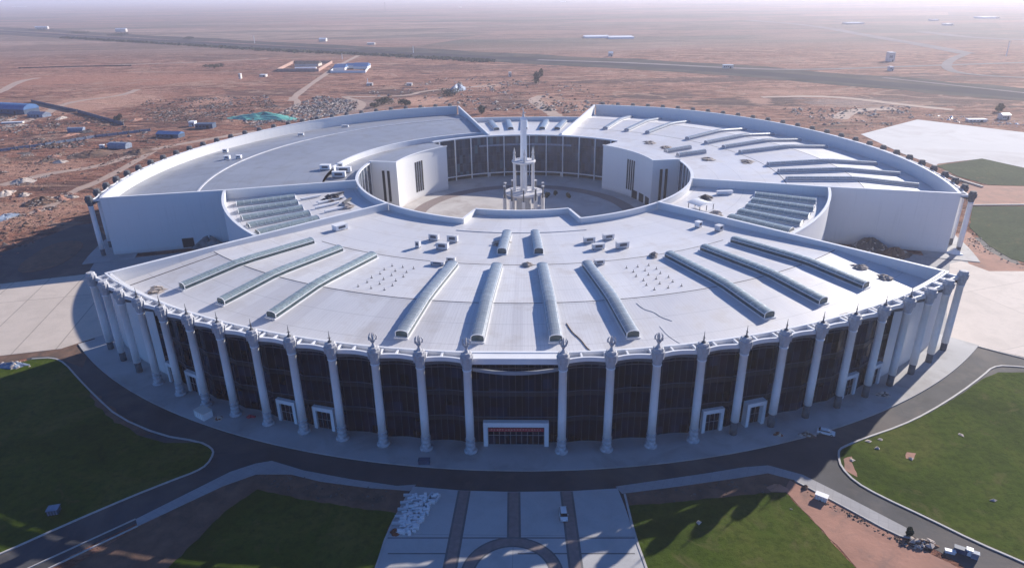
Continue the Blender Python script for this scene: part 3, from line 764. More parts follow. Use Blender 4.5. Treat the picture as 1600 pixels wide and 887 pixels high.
for k in (1, 3, 7, 9, 11):
    for s in (-1, 1): skylight(137.8, 190.5, s*k*DT, roofz, HALL, 3.7, 2.3, 'skymetal' if k <= 3 else 'skyglass')
for s in (-1, 1): skylight(101, 123, s*3.2, roofz, HALL, 3.4, 2.6, 'skymetal')
for a in (82, 88.6, 95.3, 108.7, 115.4, 122, 128.7, 142, 148.7, 155.4): skylight(135, 197, a, roofz, HALL, 3.4, 2.0, 'skymetal', 'steelgrey')
for a in (113.4, 120.2): skylight(98.5, 117.5, a, roofz, HALL, 3.2, 2.2, 'skymetal', 'steelgrey')
for s in (-1, 1):
    for a in (48.7, 53.4, 58.2, 63.0, 68.0): skylight(119, 145.5, s*a, lambda r: 23.3-.018*(r-120), HALL, 6.0, 1.9, 'skyglass', rise=1.3)
for a in (168.8, 174.1, 180.3, 185.2, 190.2): skylight(112, 146, a, lambda r: 26.2-.02*(r-120), HALL, 4.0, 2.0, 'skymetal')
# --- roof anchors in dotted rows
b0 = MB(); b0.tube([(0, 0, -.2), (0, 0, .9)], .10, 5); b0.box((0, 0, .02), (.7, .7, .1))
anc = b0.build('roof_anchor', 'bare', HALL); first = True
for s in (-1, 1):
    for i in range(6):
        for j in range(3):
            p = pol(143+i*4.2, s*(15.2+j*1.7+ (i % 2)*.3)); p.z = roofz(143+i*4.2)
            o = anc if first else anc.copy()
            if not first: COL.objects.link(o)
            first = False; o.location = p
# --- court facades
def fin(a, r, z0, z1, w=.5, d=1.0):
    b = MB(); p = pol(r, a); b.box((p.x, p.y, (z0+z1)/2), (w, d, z1-z0), R(a)); return b.build('facade_fin', 'trim', HALL)
FA = [180+s*(1.9+7.3*k) for k in range(6) for s in (-1, 1)]; FA.sort()
BLK = [100, 138.5]
edges = [138.5]+FA+[221.5]
b = MB(); b.sector(138.5, 221.5, 88, 88.4, 3.2, 27.0, 70); cg = b.build('glass_wall', 'cglass', HALL); tag(cg, 'tall dark glass wall at the back of the court')
c = MB()
for a in [138.5+i*(83/60) for i in range(61)]: c.box(pol(87.9, a, 15), (.1, .2, 23.4), R(a))
for z in (3.3, 9.5, 14.6, 20.4, 26.4): c.sector(138.5, 221.5, 87.85, 88.02, z-.1, z+.1, 60)
c.build('mullion', 'steelgrey2', cg)
d = MB(); d.sector(160, 200, 87.92, 88.01, 20.6, 21.7, 30); d.build('spandrel', 'tarp', cg)
b = MB(); b.sector(138.5, 221.5, 90, 90.5, 0, 3.2, 60); b.build('recessed_base', 'dark', HALL)
b = MB(); b.sector(138.5, 221.5, 87.4, 90.5, 2.6, 3.19, 60); b.build('ledge', 'trim', HALL)
b = MB(); b.sector(138.5, 221.5, 87.0, 88.9, 27.0, 27.8, 70); tag(b.build('cornice', 'trim', HALL), 'white rim above the court glass wall')
for a in FA: fin(a, 87.2, .1, 27)
for s, w in ((-1, 'left'), (1, 'right')):
    g0 = MB(); g0.sector(73.4*s, 100*s, 87.6, 88.4, 0, 26.2, 20); go = g0.build('glass_wall', 'cglass', HALL)
    g1 = MB()
    for i in range(7): g1.box(pol(87.4, s*(75+i*4.0), 13), (.35, .5, 26), R(s*(75+i*4.0)))
    g1.build('mullion', 'trim', go)
    g2 = MB(); g2.sector(73.2*s, 100*s, 87.3, 88.8, 26.2, 26.75, 20); g2.build('cornice', 'trim', HALL)
    b = MB(); b.sector(100*s, 138.5*s, 72.5, 88.3, 0, 27.0, 36); blk = b.build('court_block', 'white', HALL); tag(blk, 'white block with slit windows on the %s of the court' % w)
    c = MB(); c.sector(99.7*s, 138.8*s, 72.2, 73.0, 27.004, 27.5, 36); c.sector(99.7*s, 100.5*s, 73.0, 88.3, 27.006, 27.52, 2); c.build('coping', 'trim', blk)
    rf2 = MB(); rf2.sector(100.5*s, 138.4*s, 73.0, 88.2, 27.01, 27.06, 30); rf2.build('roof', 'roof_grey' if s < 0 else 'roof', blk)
    for i in range(4):
        a = s*(117.5+i*1.55); q = MB(); q.box(pol(72.48, a, 13.2), (1.15, .3, 18), R(a)); q.build('slit_window', 'dark', blk)
    for i in range(2):
        p = pol(80.6-i*3.0, s*100); d_ = pol(1, s*100); q = MB(); tt = Vector((d_.y, -d_.x))*(-.1 if s < 0 else .1)
        q.box((p.x+tt.x, p.y+tt.y, 13.2), (.3, 1.5, 18), R(s*100)); q.build('slit_window', 'dark', blk)
    if s > 0:
        for i in range(3):
            a = 104+i*6.0; q = MB(); q.box(pol(72.47, a, 2.6), (5.4, .3, 4.8), R(a)); q.build('doorway', 'dark', blk)
# --- small openings in the big end walls
p = pol(172, -73.0); q = MB(); q.box((p.x+.36, p.y-.35, 2.9), (5.2, .5, 4.6), R(-73)+pi/2); q.build('doorway', 'dark', HALL)

# ------------------------------------------------------------------ monument in the court
MO = thing('court_monument', 'white tiered monument with a tall spire standing in the round court', 'monument', (0, 0, .13))
b = MB(); b.lathe([(9.2, 0), (9.2, .6), (6.4, .6), (6.4, 1.1), (4.2, 1.1), (4.0, 12.6)], 32); b.build('plinth', 'stone', MO)
b = MB(); b.lathe([(10.2, 12.6), (10.4, 13.0), (10.4, 13.6), (9.9, 13.8)], 40); lo = b.build('lower_disc', 'pale', MO)
for i in range(10):
    a = i*2*pi/10+.31; q = MB(); q.box((10.9*cos(a), 10.9*sin(a), 5.4), (1.6, 1.6, 10.8), a); q.box((10.9*cos(a), 10.9*sin(a), 14), (.7, .7, 6.6), a, 1); q.box((10.9*cos(a), 10.9*sin(a), 17.4), (1.3, 1.3, .5), a)
    q.build('outer_pillar', ['pale', 'bare'], MO)
for i in range(4):
    a = i*pi/2+.1; q = MB(); q.lathe([(.85, 13.6), (.78, 29.6)], 12, (5.0*cos(a), 5.0*sin(a), 0)); q.build('inner_pillar', 'pale', MO)
b = MB(); b.box((0, 0, 21.7), (2.8, 2.8, 16.2), .5); b.build('core', 'pale', MO)
b = MB(); b.lathe([(6.2, 29.6), (6.4, 30.0), (6.4, 30.6), (6.0, 30.8)], 36); b.build('upper_disc', 'pale', MO)
for i in range(4):
    a = i*pi/2+.1; q = MB(); q.lathe([(.7, 30.7), (.8, 32.4), (.45, 34), (.75, 34.6), (.5, 35.6), (.05, 37.8)], 8, (5.0*cos(a), 5.0*sin(a), 0)); q.build('statuette', 'stone', MO)
b = MB(); b.box((0, 0, 41.4), (2.8, 2.8, 21.4), .5, 0, .8); b.box((0, 0, 52.8), (3.0, 3.0, 1.6), .5, 0, .45); b.build('spire', 'clad', MO)
b = MB(); b.lathe([(.55, 53.4), (.7, 54.2), (.4, 55), (.55, 55.6), (.3, 56.2), (.06, 58.6)], 8); b.box((.5, 0, 55.6), (1.6, .2, .5), .4); b.build('finial', 'stone', MO)

# ------------------------------------------------------------------ rooftop units
def unit(r, a, z, sx, sy, sz, label, group, rz=None, m='gutter'):
    p = pol(r, a, z); o = thing('rooftop_unit', label, 'rooftop unit', p, R(a) if rz is None else rz, group)
    b = MB(); b.box((0, 0, .35+sz/2), (sx, sy, sz)); b.box((0, 0, .36+sz), (sx+.25, sy+.25, .12)); b.build('housing', m, o)
    c = MB()
    for x in (-1, 1):
        for y in (-1, 1): c.box((x*(sx/2-.25), y*(sy/2-.25), .18), (.25, .25, .36))
    c.build('foot_frame', 'bare', o)
    d = MB(); d.box((0, -sy/2-.02, .35+sz*.55), (sx*.6, .05, sz*.5))
    for i in range(4): d.box((0, -sy/2-.06, .35+sz*(.36+.13*i)), (sx*.58, .05, .06))
    d.build('louvre', 'mull', o)
    return o
gu = 'ventilation units on the front roof'
unit(111.5, -18.0, roofz(111), 4.0, 1.8, 2.2, 'back left box of the left ventilation cluster on the front roof', gu)
unit(111.5, -13.9, roofz(111), 4.2, 1.8, 2.4, 'back right box of the left ventilation cluster on the front roof', gu)
unit(120.5, -14.3, roofz(120), 4.6, 2.0, 2.3, 'front right box with a louvre in the left ventilation cluster', gu)
unit(121.7, -18.9, roofz(121), 1.7, 1.7, 2.4, 'narrow upright box at the front left of the left ventilation cluster', gu)
unit(112.7, 13.7, roofz(112), 4.4, 1.8, 1.9, 'back left box of the right ventilation cluster on the front roof', gu)
unit(111.5, 18.0, roofz(112), 4.4, 1.8, 1.9, 'back right box of the right ventilation cluster on the front roof', gu)
unit(120.9, 14.1, roofz(121), 4.6, 1.8, 1.8, 'front left box of the right ventilation cluster on the front roof', gu)
unit(122.5, 18.4, roofz(122), 4.8, 2.0, 2.2, 'front right box with a dark louvre in the right ventilation cluster', gu)
gl = 'white boxes on the left rear roof'
unit(194.8, -106.7, 24.0, 3, 2.2, 1.8, 'far white box near the outer parapet of the left rear roof', gl, 0, 'trim')
unit(178, -100.3, 25.3, 3.2, 2.2, 1.8, 'near left white box on the left rear roof', gl, 0, 'trim')
unit(170.5, -100.4, 25.9, 3, 2.2, 1.6, 'near right white box beside the roof joint on the left rear roof', gl, 0, 'trim')
unit(108.5, -91.6, 25.7, 5.5, 3, 2.4, 'left box of the plant group at the inner end of the left rear roof', gl, 0, 'trim')
unit(99.5, -93.4, 23.5, 8, 2.4, 2.6, 'back long box of the plant group above the court on the left', gl, 0, 'trim')
unit(99.2, -87.0, 23.5, 7, 2.4, 2.8, 'front long box of the plant group above the court on the left', gl, 0, 'trim')
unit(103.5, -97.0, 23.6, 3, 2.4, 3.2, 'small box at the foot of the curved step on the left rear roof', gl, 0, 'trim')
unit(190, -136, 24.4, 5, 1.6, 1.2, 'long low box on the back part of the left rear roof', gl, 0, 'trim')
unit(186, -124, 24.8, 4, 1.4, 1.4, 'thin bluish box on the back part of the left rear roof', gl, 0, 'trim')
unit(125.5, 39.6, roofz(125), 2.6, 2.4, 2.0, 'small dark box against the right side parapet of the front roof', 'boxes along the side parapets', None, 'gutter')
unit(117, 38.6, roofz(117), 2.2, 2.2, 2.0, 'pale fin shaped box against the right side parapet of the front roof', 'boxes along the side parapets', None, 'trim')
unit(120, -39.0, roofz(120), 5.5, 3.4, 2.0, 'wide white box against the left side parapet of the front roof', 'boxes along the side parapets', R(48), 'trim')
unit(137, -12.4, roofz(137), 5.0, 1.6, 1.0, 'low white duct behind the second skylight from the left centre', gu)
unit(136.5, 12.0, roofz(137), 3.6, 1.8, 1.4, 'low white duct behind the skylight right of centre', gu)
unit(133, -10.8, roofz(133), 3.2, 1.8, 1.5, 'grey duct box at the head of the left centre skylight', gu)

# ------------------------------------------------------------------ loose things
def rock_mesh(b, c, s, rnd, mi=0, flat_=.6):
    vs = []; c = Vector(c)
    for x, y, z in ((1, 0, 0), (-1, 0, 0), (0, 1, 0), (0, -1, 0), (0, 0, 1), (0, 0, -.3)):
        k = s*rnd.uniform(.6, 1.3); vs.append(c+Vector((x*k+rnd.uniform(-.2, .2)*s, y*k+rnd.uniform(-.2, .2)*s, z*k*flat_)))
    b.add(vs, [(0, 2, 4), (2, 1, 4), (1, 3, 4), (3, 0, 4), (2, 0, 5), (1, 2, 5), (3, 1, 5), (0, 3, 5)], mi)
def inpoly(p, P):
    c = False; j = len(P)-1
    for i in range(len(P)):
        if (P[i].y > p.y) != (P[j].y > p.y) and p.x < (P[j].x-P[i].x)*(p.y-P[i].y)/(P[j].y-P[i].y)+P[i].x: c = not c
        j = i
    return c
def scatter(name, pts, n, smin, smax, mats, label, seed, clump=0.0):
    P = GL(pts); rnd = random.Random(seed); b = MB()
    x0, x1 = min(p.x for p in P), max(p.x for p in P); y0, y1 = min(p.y for p in P), max(p.y for p in P)
    cs = [Vector((rnd.uniform(x0, x1), rnd.uniform(y0, y1))) for _ in range(14)]
    k = 0; tries = 0
    while k < n and tries < n*30:
        tries += 1
        if rnd.random() < clump:
            c = rnd.choice(cs); p = c+Vector((rnd.gauss(0, (x1-x0)*.05), rnd.gauss(0, (y1-y0)*.05)))
        else: p = Vector((rnd.uniform(x0, x1), rnd.uniform(y0, y1)))
        if not inpoly(p, P): continue
        s = smin+(smax-smin)*rnd.random()**3
        rock_mesh(b, (p.x, p.y, s*.1), s, rnd, rnd.randrange(len(mats))); k += 1
    return tag(b.build(name, mats, recalc=False), label, kind='stuff')
def heap(name, px, py, wpx, dpx, h, m, label, cat, seed, group=None, rocks=0):
    rnd = random.Random(seed); c = G(px, py); s = mpp(px, py); w = wpx*s/2
    d = (G(px, py-dpx/2)-G(px, py+dpx/2)).length/2
    b = MB(); n, k = 22, 7; ph = [rnd.uniform(0, 6.28) for _ in range(4)]
    rows = []
    for i in range(k+1):
        t = i/k; row = []
        for j in range(n):
            a = 2*pi*j/n; e = 1+.16*sin(2*a+ph[0])+.12*sin(3*a+ph[1])+.08*sin(5*a+ph[2])
            z = h*(cos(pi/2*t)**1.3)*(1+.25*sin(3*a+ph[3]+3*t))+rnd.uniform(-.07, .07)*h
            row.append((w*e*t*cos(a)+rnd.uniform(-.03, .03)*w, d*e*t*sin(a)+rnd.uniform(-.03, .03)*d, max(-.2, z) if t < 1 else -.25))
        rows.append(row)
    for i in range(k):
        for j in range(n):
            l = (j+1) % n; b.add([rows[i][j], rows[i+1][j], rows[i+1][l], rows[i][l]], [(0, 1, 2, 3)] if i else [(0, 1, 2)] if False else [(0, 1, 2, 3)])
    for _ in range(rocks):
        a, t = rnd.uniform(0, 6.28), rnd.random()**.5
        rock_mesh(b, (w*t*cos(a), d*t*sin(a), h*max(0, cos(pi/2*t))*.95), rnd.uniform(.25, .9), rnd, 1)
    o = b.build(name, [m, 'boulder' if m != 'rubble' else 'rubbled'], recalc=False); o.location = (c.x, c.y, 0)
    bb = bmesh.new(); bb.from_mesh(o.data); bmesh.ops.remove_doubles(bb, verts=bb.verts, dist=.002); bmesh.ops.dissolve_degenerate(bb, dist=.001, edges=bb.edges); bmesh.ops.recalc_face_normals(bb, faces=bb.faces); bb.to_mesh(o.data); bb.free()
    return tag(o, label, cat, group)

# cars
def car(px, py, rz, label, z=.17, suv=False, paint='carwhite', dark_roof=True):
    c = G(px, py, z); o = thing('parked_car', label, 'car', (c.x, c.y, z), rz, 'parked cars')
    L, W = 4.7, 1.85; rows = []
    prof = [(-2.35, .45, .62, .80), (-2.25, .30, .80, .86), (-1.3, .28, .92, .92), (-.75, .28, .98, .93), (.9, .28, .98, .93), (1.75, .28, .95, .92), (2.25, .30, .86, .86), (2.35, .45, .66, .80)]
    b = MB(); n = 8
    for y, z0, z1, w in prof:
        rows.append([(-w, y, z0), (-w*1.0, y, (z0+z1)/2), (-w*.94, y, z1), (w*.94, y, z1), (w, y, (z0+z1)/2), (w, y, z0)])
    for i in range(n-1):
        for j in range(6):
            k = (j+1) % 6; b.add([rows[i][j], rows[i][k], rows[i+1][k], rows[i+1][j]], [(0, 1, 2, 3)])
    b.add(rows[0], [(0, 1, 2, 3, 4, 5)]); b.add(rows[-1], [(5, 4, 3, 2, 1, 0)])
    body = b.build('body', paint, o)
    ro = MB(); y0, y1 = (-.62, 1.35) if not suv else (-.5, 1.95)
    ro.add([(-.64, y0, 1.43), (.64, y0, 1.43), (.64, y1, 1.43), (-.64, y1, 1.43), (-.70, y0-.1, 1.36), (.70, y0-.1, 1.36), (.70, y1+.1, 1.36), (-.70, y1+.1, 1.36)], [(0, 1, 2, 3), (4, 5, 1, 0), (5, 6, 2, 1), (6, 7, 3, 2), (7, 4, 0, 3)])
    ro.build('car_roof', paint, o)
    gl_ = MB(); a0, a1 = (-1.35, 1.9) if not suv else (-1.2, 2.2)
    gl_.add([(-.86, a0, .94), (.86, a0, .94), (.86, a1, .94), (-.86, a1, .94), (-.69, y0-.1, 1.36), (.69, y0-.1, 1.36), (.69, y1+.1, 1.36), (-.69, y1+.1, 1.36)], [(0, 1, 5, 4), (1, 2, 6, 5), (2, 3, 7, 6), (3, 0, 4, 7)])
    gl_.build('windows', 'carglass', o)
    wm = MB(); wm.tube([(-.12, 0, 0), (.12, 0, 0)], .33, 14); first_w = wm.build('wheel', 'tyre', o)
    hub = MB(); hub.tube([(-.13, 0, 0), (.13, 0, 0)], .19, 10); hub.build('rim', 'chrome', first_w)
    for i, (x, y) in enumerate(((-.84, -1.45), (.84, -1.45), (-.84, 1.4), (.84, 1.4))):
        q = first_w if i == 0 else copy_tree(first_w, o); q.location = (x, y, .33)
    for x in (-.62, .62):
        h = MB(); h.box((x, -2.31, .66), (.4, .1, .16)); h.build('headlight', 'chrome', o)
        h = MB(); h.box((x, 2.31, .72), (.36, .1, .16)); h.build('tail_light', 'lampred', o)
        h = MB(); h.box((x*1.56, -.75, .98), (.2, .14, .14)); h.build('wing_mirror', paint, o)
    return o
car(880.5, 805, 0.04, 'white saloon car with dark windows parked on the forecourt beside the right stone band', .18)
car(1290, 677, R(66), 'white car on the ring road near the right lawn corner', .04)
# forecourt slab stacks
rnd = random.Random(3); k = 0
slab = MB()
for i in range(4): slab.box((0, 0, .10+.2*i), (1.15, .55, .17), .07*i)
sm = slab.build('stone_stack', 'boulder'); sm.data.materials[0] = MT['trim']
tag(sm, 'small stack of white slabs in the pile on the left of the forecourt', 'stone stack', 'white slab stacks on the forecourt')
fst = True
for i in range(12):
    for j in range(12):
        if rnd.random() < .25: continue
        t = i/11
        x = 643-26*t+j*(3.5-.6*t)+rnd.uniform(-1.3, 1.3); y = 777+54*t+rnd.uniform(-2, 2)
        if x > 684-20*t: continue
        p = G(x, y, .17); o = sm if fst else sm.copy()
        if not fst: COL.objects.link(o)
        fst = False; o.location = (p.x, p.y, .165); o.rotation_euler = (0, 0, rnd.choice((0, 0, pi/2))+rnd.uniform(-.25, .25)); s = rnd.uniform(.7, 1.2); o.scale = (s, s, s*rnd.uniform(.5, 1.2))
rnd = random.Random(8)
for i, (x, y) in enumerate(((639, 775), (634, 786), (630, 797), (626, 808), (622, 819), (672, 776), (684, 780))):
    p = G(x, y, .17); b = MB()
    for q in range(3): b.box((0, 0, .16+.24*q), (2.6, .45, .2), .03*q)
    o = b.build('long_slab', 'gutter'); o.location = (p.x, p.y, .165); o.rotation_euler = (0, 0, .1*rnd.uniform(-1, 1)+(1.1 if i > 4 else 0))
    tag(o, ['long white slab bundle at the back edge of the slab pile', 'second long slab bundle from the back on the lawn side', 'middle long slab bundle on the lawn side', 'fourth long slab bundle from the back on the lawn side', 'front long slab bundle on the lawn side of the pile', 'upright slab bundle at the back of the slab pile', 'upright slab bundle nearest the left stone band'][i], 'slab bundle', 'long slab bundles by the forecourt pile')
heap('soil_heap', 617, 832, 18, 14, .8, 'rust', 'reddish brown heap at the front of the white slab pile', 'heap', 5)
def crate(px, py, sx, sy, sz, rz, m, name, label, cat, z=.32, lid=None):
    c = G(px, py, z); o = thing(name, label, cat, (c.x, c.y, z), rz)
    b = MB(); b.box((0, 0, sz/2), (sx, sy, sz)); b.build('body', m, o)
    l = MB(); l.box((0, 0, sz+.08), (sx+.2, sy+.2, .16)); l.build('lid', lid or m, o)
    r_ = MB()
    for i in range(4): r_.box((-sx/2+sx*(i+.5)/4, -sy/2-.04, sz*.48), (.1, .08, sz*.9))
    r_.build('rib', lid or m, o)
    return o
crate(319, 650, 4.6, 3.0, 2.2, R(-33), 'trim', 'site_cabin', 'white site cabin on the podium beside the left columns', 'site cabin', lid='cream')
heap('scrap_heap', 342, 655, 14, 8, .9, 'rust', 'rusty scrap heap beside the white site cabin', 'heap', 6, rocks=10)
heap('cloth_heap', 392, 652, 20, 9, .7, 'red', 'red cloth heap on the podium among the left columns', 'heap', 7)
crate(663, 723, 2.9, 1.4, 1.1, 0.02, 'blued', 'tool_chest', 'dark tool chest lying on the podium left of the main entrance', 'chest')
crate(1283, 779, 2.7, 1.5, 1.2, R(-35), 'cream', 'generator', 'cream generator box beside the right pavement strip', 'generator', .05, 'trim')
crate(85, 800, 2.4, 2.0, 1.3, R(15), 'mull', 'pump_cabinet', 'grey cabinet standing on the dark left lawn', 'cabinet', .15, 'tarp')
crate(1500, 862, 2.4, 1.1, 1.1, R(-30), 'blued', 'generator', 'dark blue generator by the right road at the picture edge', 'generator', .05)
crate(1513, 866, 1.1, 1.0, 1.5, R(-30), 'trim', 'site_cabinet', 'white cabinet between the generators by the right road', 'cabinet', .05)
crate(1522, 871, 1.3, .9, 1.4, R(-30), 'tarp', 'site_cabinet', 'grey blue cabinet rightmost by the right road', 'cabinet', .05)
crate(1484, 863, 1.9, .7, .6, R(-20), 'trim', 'pipe_crate', 'white pipe crate leftmost by the right road', 'crate', .05)
heap('soil_heap', 1214, 764, 30, 10, 1.3, 'sand', 'reddish soil heap at the tip of the right front lawn', 'heap', 9)
heap('soil_heap', 1440, 850, 40, 14, 1.0, 'soil', 'dark soil heap below the right pavement strip', 'heap', 10, rocks=30)
heap('soil_heap', 1258, 762, 12, 7, .8, 'soil', 'small dark soil heap where the right pavement bends', 'heap', 23)
heap('soil_heap', 1260, 680, 26, 9, .9, 'soil', 'dark heap on the podium beside the white car', 'heap', 11, rocks=12)
heap('rubble_heap', 1215, 680, 16, 8, 1.0, 'rust', 'rusty rubble heap in front of the right portals', 'heap', 12, rocks=12)
heap('rubble_heap', 1380, 618, 22, 8, 1.2, 'rubbled', 'dark rubble heap at the foot of the right blank bays', 'heap', 13, rocks=20)
heap('soil_heap', 1355, 392, 70, 16, 5.5, 'rubbled', 'dark soil heap inside the right recess beside the end wall', 'heap', 14, rocks=60)
heap('soil_heap', 1395, 400, 60, 12, 3.5, 'soil', 'lower brown heap beside the dark one in the right recess', 'heap', 15, rocks=40)
heap('soil_heap', 330, 384, 50, 14, 4.5, 'rubble', 'grey heap in the left recess at the foot of the curved wall', 'heap', 16, rocks=40)
heap('sack_heap', 1490, 396, 20, 7, 2.2, 'trim', 'white covered heap at the foot of the right end columns', 'heap', 17)
for i, (px, py, dx) in enumerate(((1288, 372, 0), (1300, 376, 1))):
    c = G(px, py+2); b = MB(); b.box((0, 0, 3.0), (5.6, .25, 9.0)); o = b.build('white_panel', 'trim'); p = pol(152.6, 47.6+i*2.6)
    o.location = (p.x, p.y, 0.2); o.rotation_euler = (R(-14), 0, R(48+i*2.6)+pi*0); o.location.z = 1.8
    tag(o, ('left white panel leaning on the curved wall of the right recess', 'right white panel leaning on the curved wall of the right recess')[i], 'panel', 'white panels leaning in the right recess')
# rubbish on the recess roofs
rnd = random.Random(21)
beams = [(108, -57, 12, .2), (104, -61, 14, .3), (112, -66, 10, .25), (100, -66, 9, .5), (107, -52.5, 11, .1), (98, -58, 8, .8)]
bl = ['long white beam lying on the left recess roof nearest the skylights', 'white beam lying across the middle of the left recess roof', 'beam lying below the left end wall on the recess roof', 'short beam near the court parapet on the left recess roof', 'beam lying close to the front wing wall on the left recess roof', 'crossed beam on the inner left recess roof']
for (r, a, L, t), lb in zip(beams, bl):
    p = pol(r, a, 24.0); b = MB(); b.box((0, 0, 0), (.9, L, .7)); b.box((0, 0, .4), (1.3, L, .16)); o = b.build('steel_beam', 'trim' if L > 9 else 'bare'); o.location = p; o.rotation_euler = (0, 0, R(a)+t); tag(o, lb, 'beam', 'beams on the left recess roof')
def roof_heap(r, a, w, d, h, m, label, seed):
    c = pol(r, a); o = heap('debris_heap', 800, 600, 10, 10, 1, m, label, 'heap', seed, 'debris left on the recess roofs', 25)
    o.location = (c.x, c.y, 23.4); o.scale = (w, d, h); return o
roof_heap(103, -62.5, 3.5, 1.8, 2.2, 'rubble', 'grey debris heap on the inner left recess roof', 31)
roof_heap(101, -53.5, 2.6, 1.5, 1.6, 'rubbled', 'dark debris heap near the court parapet on the left recess roof', 32)
roof_heap(99, 60, 2.6, 1.6, 1.6, 'rubble', 'pale debris heap on the inner right recess roof', 33)
roof_heap(112, 49, 2.2, 1.6, 1.4, 'boulder', 'rubble beside the canopy on the right recess roof', 34)
for i, (r, a, lb) in enumerate(((108, 125.5, 'brown debris heap on the right rear roof behind the court'), (110, 106, 'dark debris heap on the right rear roof above the court'), (128, 100, 'scattered debris on the right rear roof beside the skylight ends'), (112, 134, 'small brown debris heap at the far end of the right rear roof'))):
    o = roof_heap(r, a, 2.8, 2.2, .9, 'rubbled', lb, 40+i); o.location.z = roofz(r); o['group'] = 'debris on the right rear roof'
def cable(pts, rad, m, label):
    b = MB(); P = []
    for r, a in pts: P.append(pol(r, a, roofz(r)+rad*.8))
    P = [P[0]]+[p for p in chaikin([Vector(q) for q in P], 2, False)]
    b.tube(P, rad, 5); tag(b.build('cable', m), label, 'cable', 'cables left on the front roof')
cable([(172, 12.3), (176, 12.6), (178, 13.4), (181, 13.6), (184, 14.4)], .07, 'steelgrey', 'dark loose cable on the front roof right of the rightmost centre skylight')
cable([(181, 4.6), (186, 4.9), (190, 5.5), (195, 5.8), (201, 6.9)], .15, 'timber', 'thick brown cable running to the eaves beside a centre skylight')
cable([(186, 12.9), (192, 13.0), (198, 13.8), (203, 13.9)], .05, 'steelgrey', 'thin pale cable reaching the eaves near the third crowned column')
b = MB(); b.box((0, 0, .15), (2.6, .7, .3)); b.box((1.0, .2, .28), (1.2, .5, .24), .5); o = b.build('cloth', 'red'); p = pol(199.5, -22.0, roofz(199.5)+.05); o.location = p; o.rotation_euler = (0, 0, .7); tag(o, 'red cloth lying on the front roof near the left eaves', 'cloth')
o = roof_heap(134.5, 1.2, 1.6, 1.1, 1.0, 'rubbled', 'dark heap on the roof joint between the two centre skylights', 77); o.location.z = roofz(134.5); o['group'] = 'rubbish on the front roof'
o = roof_heap(135, 21.2, 1.3, 1.1, 1.4, 'rubbled', 'dark heap at the head of the first right hand glazed skylight', 78); o.location.z = roofz(135); o['group'] = 'rubbish on the front roof'
o = roof_heap(196, -38.6, 2.2, 1.4, 1.2, 'rubbled', 'dark box of scrap on the front roof near the left corner', 79); o.location.z = roofz(196); o['group'] = 'rubbish on the front roof'
o = roof_heap(112, -3.9, 2.6, 1.6, 1.5, 'rubbled', 'dark scaffold scrap beside the short left skylight', 80); o.location.z = roofz(112); o['group'] = 'rubbish on the front roof'
for i, (r, a, lb) in enumerate(((190, 40.6, 'dark scrap in the shade of the right side parapet'), (181, 40.9, 'second scrap heap in the shade of the right side parapet'), (200, 30.5, 'scrap on the front roof at the right eaves'))):
    o = roof_heap(r, a, 2.2, 1.1, .8, 'rubbled', lb, 81+i); o.location.z = roofz(r); o['group'] = 'rubbish on the front roof'
# canopy on the right recess roof
CA = thing('roof_canopy', 'small curved white canopy with ribs on the right recess roof', 'canopy', pol(103, 51, 23.4), R(30))
b = MB(); P = [(-4.5+9*i/10, 2.2+1.4*sin(pi*(i/10)*.8+.4)) for i in range(11)]
b.add([(x, -4, z) for x, z in P]+[(x, 4, z) for x, z in P]+[(x, -4, z-.2) for x, z in P]+[(x, 4, z-.2) for x, z in P], [(i, i+1, 12+i, 11+i) for i in range(10)]+[(22+i, 33+i, 34+i, 23+i) for i in range(10)]+[(i, 22+i, 23+i, i+1) for i in range(10)]+[(11+i, 12+i, 34+i, 33+i) for i in range(10)])
b.build('canopy_sheet', 'trim', CA)
b = MB()
for x in (-4, 0, 4):
    for y in (-3.6, 3.6): b.box((x, y, 1.15), (.25, .25, 2.3))
b.build('post', 'bare', CA)
crate(1132, 303, 7.5, 1.6, 1.5, .1, 'trim', 'roof_duct', 'long white duct box on the right recess roof by the end wall', 'duct', 23.5)

# ------------------------------------------------------------------ vegetation
def foliage(b, rnd, c, rx, ry, rz, n, s, mi=0):
    for _ in range(n):
        while True:
            v = Vector((rnd.uniform(-1, 1), rnd.uniform(-1, 1), rnd.uniform(-1, 1)))
            if .15 < v.length < 1: break
        p = Vector(c)+Vector((v.x*rx, v.y*ry, v.z*rz)); a = Vector((rnd.uniform(-1, 1), rnd.uniform(-1, 1), rnd.uniform(-.6, .6))).normalized(); q = a.orthogonal().normalized(); k = s*rnd.uniform(.6, 1.4)
        b.add([p-a*k, p+q*k*.7, p+a*k, p-q*k*.7], [(0, 1, 2, 3)], mi)
def tree(px, py, wpx, h, m, label, seed, group='bushes and trees on the open land'):
    rnd = random.Random(seed); c = G(px, py); w = wpx*mpp(px, py)/2
    o = thing('tree', label, 'tree', (c.x, c.y, 0), 0, group)
    t = MB(); t.tube([(0, 0, -.3), (.1, 0, h*.4), (.25, .1, h*.75)], [.06*h+.08, .04*h+.05, .05], 7)
    for i in range(6):
        a = i*1.1; t.tube([(.1, 0, h*(.25+.06*i)), (w*.5*cos(a), w*.5*sin(a), h*(.5+.06*i))], [.025*h+.04, .03], 5)
    t.build('trunk', 'bark', o)
    b = MB()
    for i in range(8):
        a, k = rnd.uniform(0, 6.28), rnd.uniform(.1, .62); foliage(b, rnd, (w*k*cos(a), w*k*sin(a), h*rnd.uniform(.28, .8)), w*.45, w*.45, h*.26, 90, .05*h+.25)
    b.build('crown', m, o, recalc=False)
    return o
tree(184, 192, 14, 9, 'leafdry', 'lone round tree by the site fence on the left', 1)
tree(600, 163, 34, 9, 'leaf', 'broad dark bush left of the pair behind the left rear wing', 2)
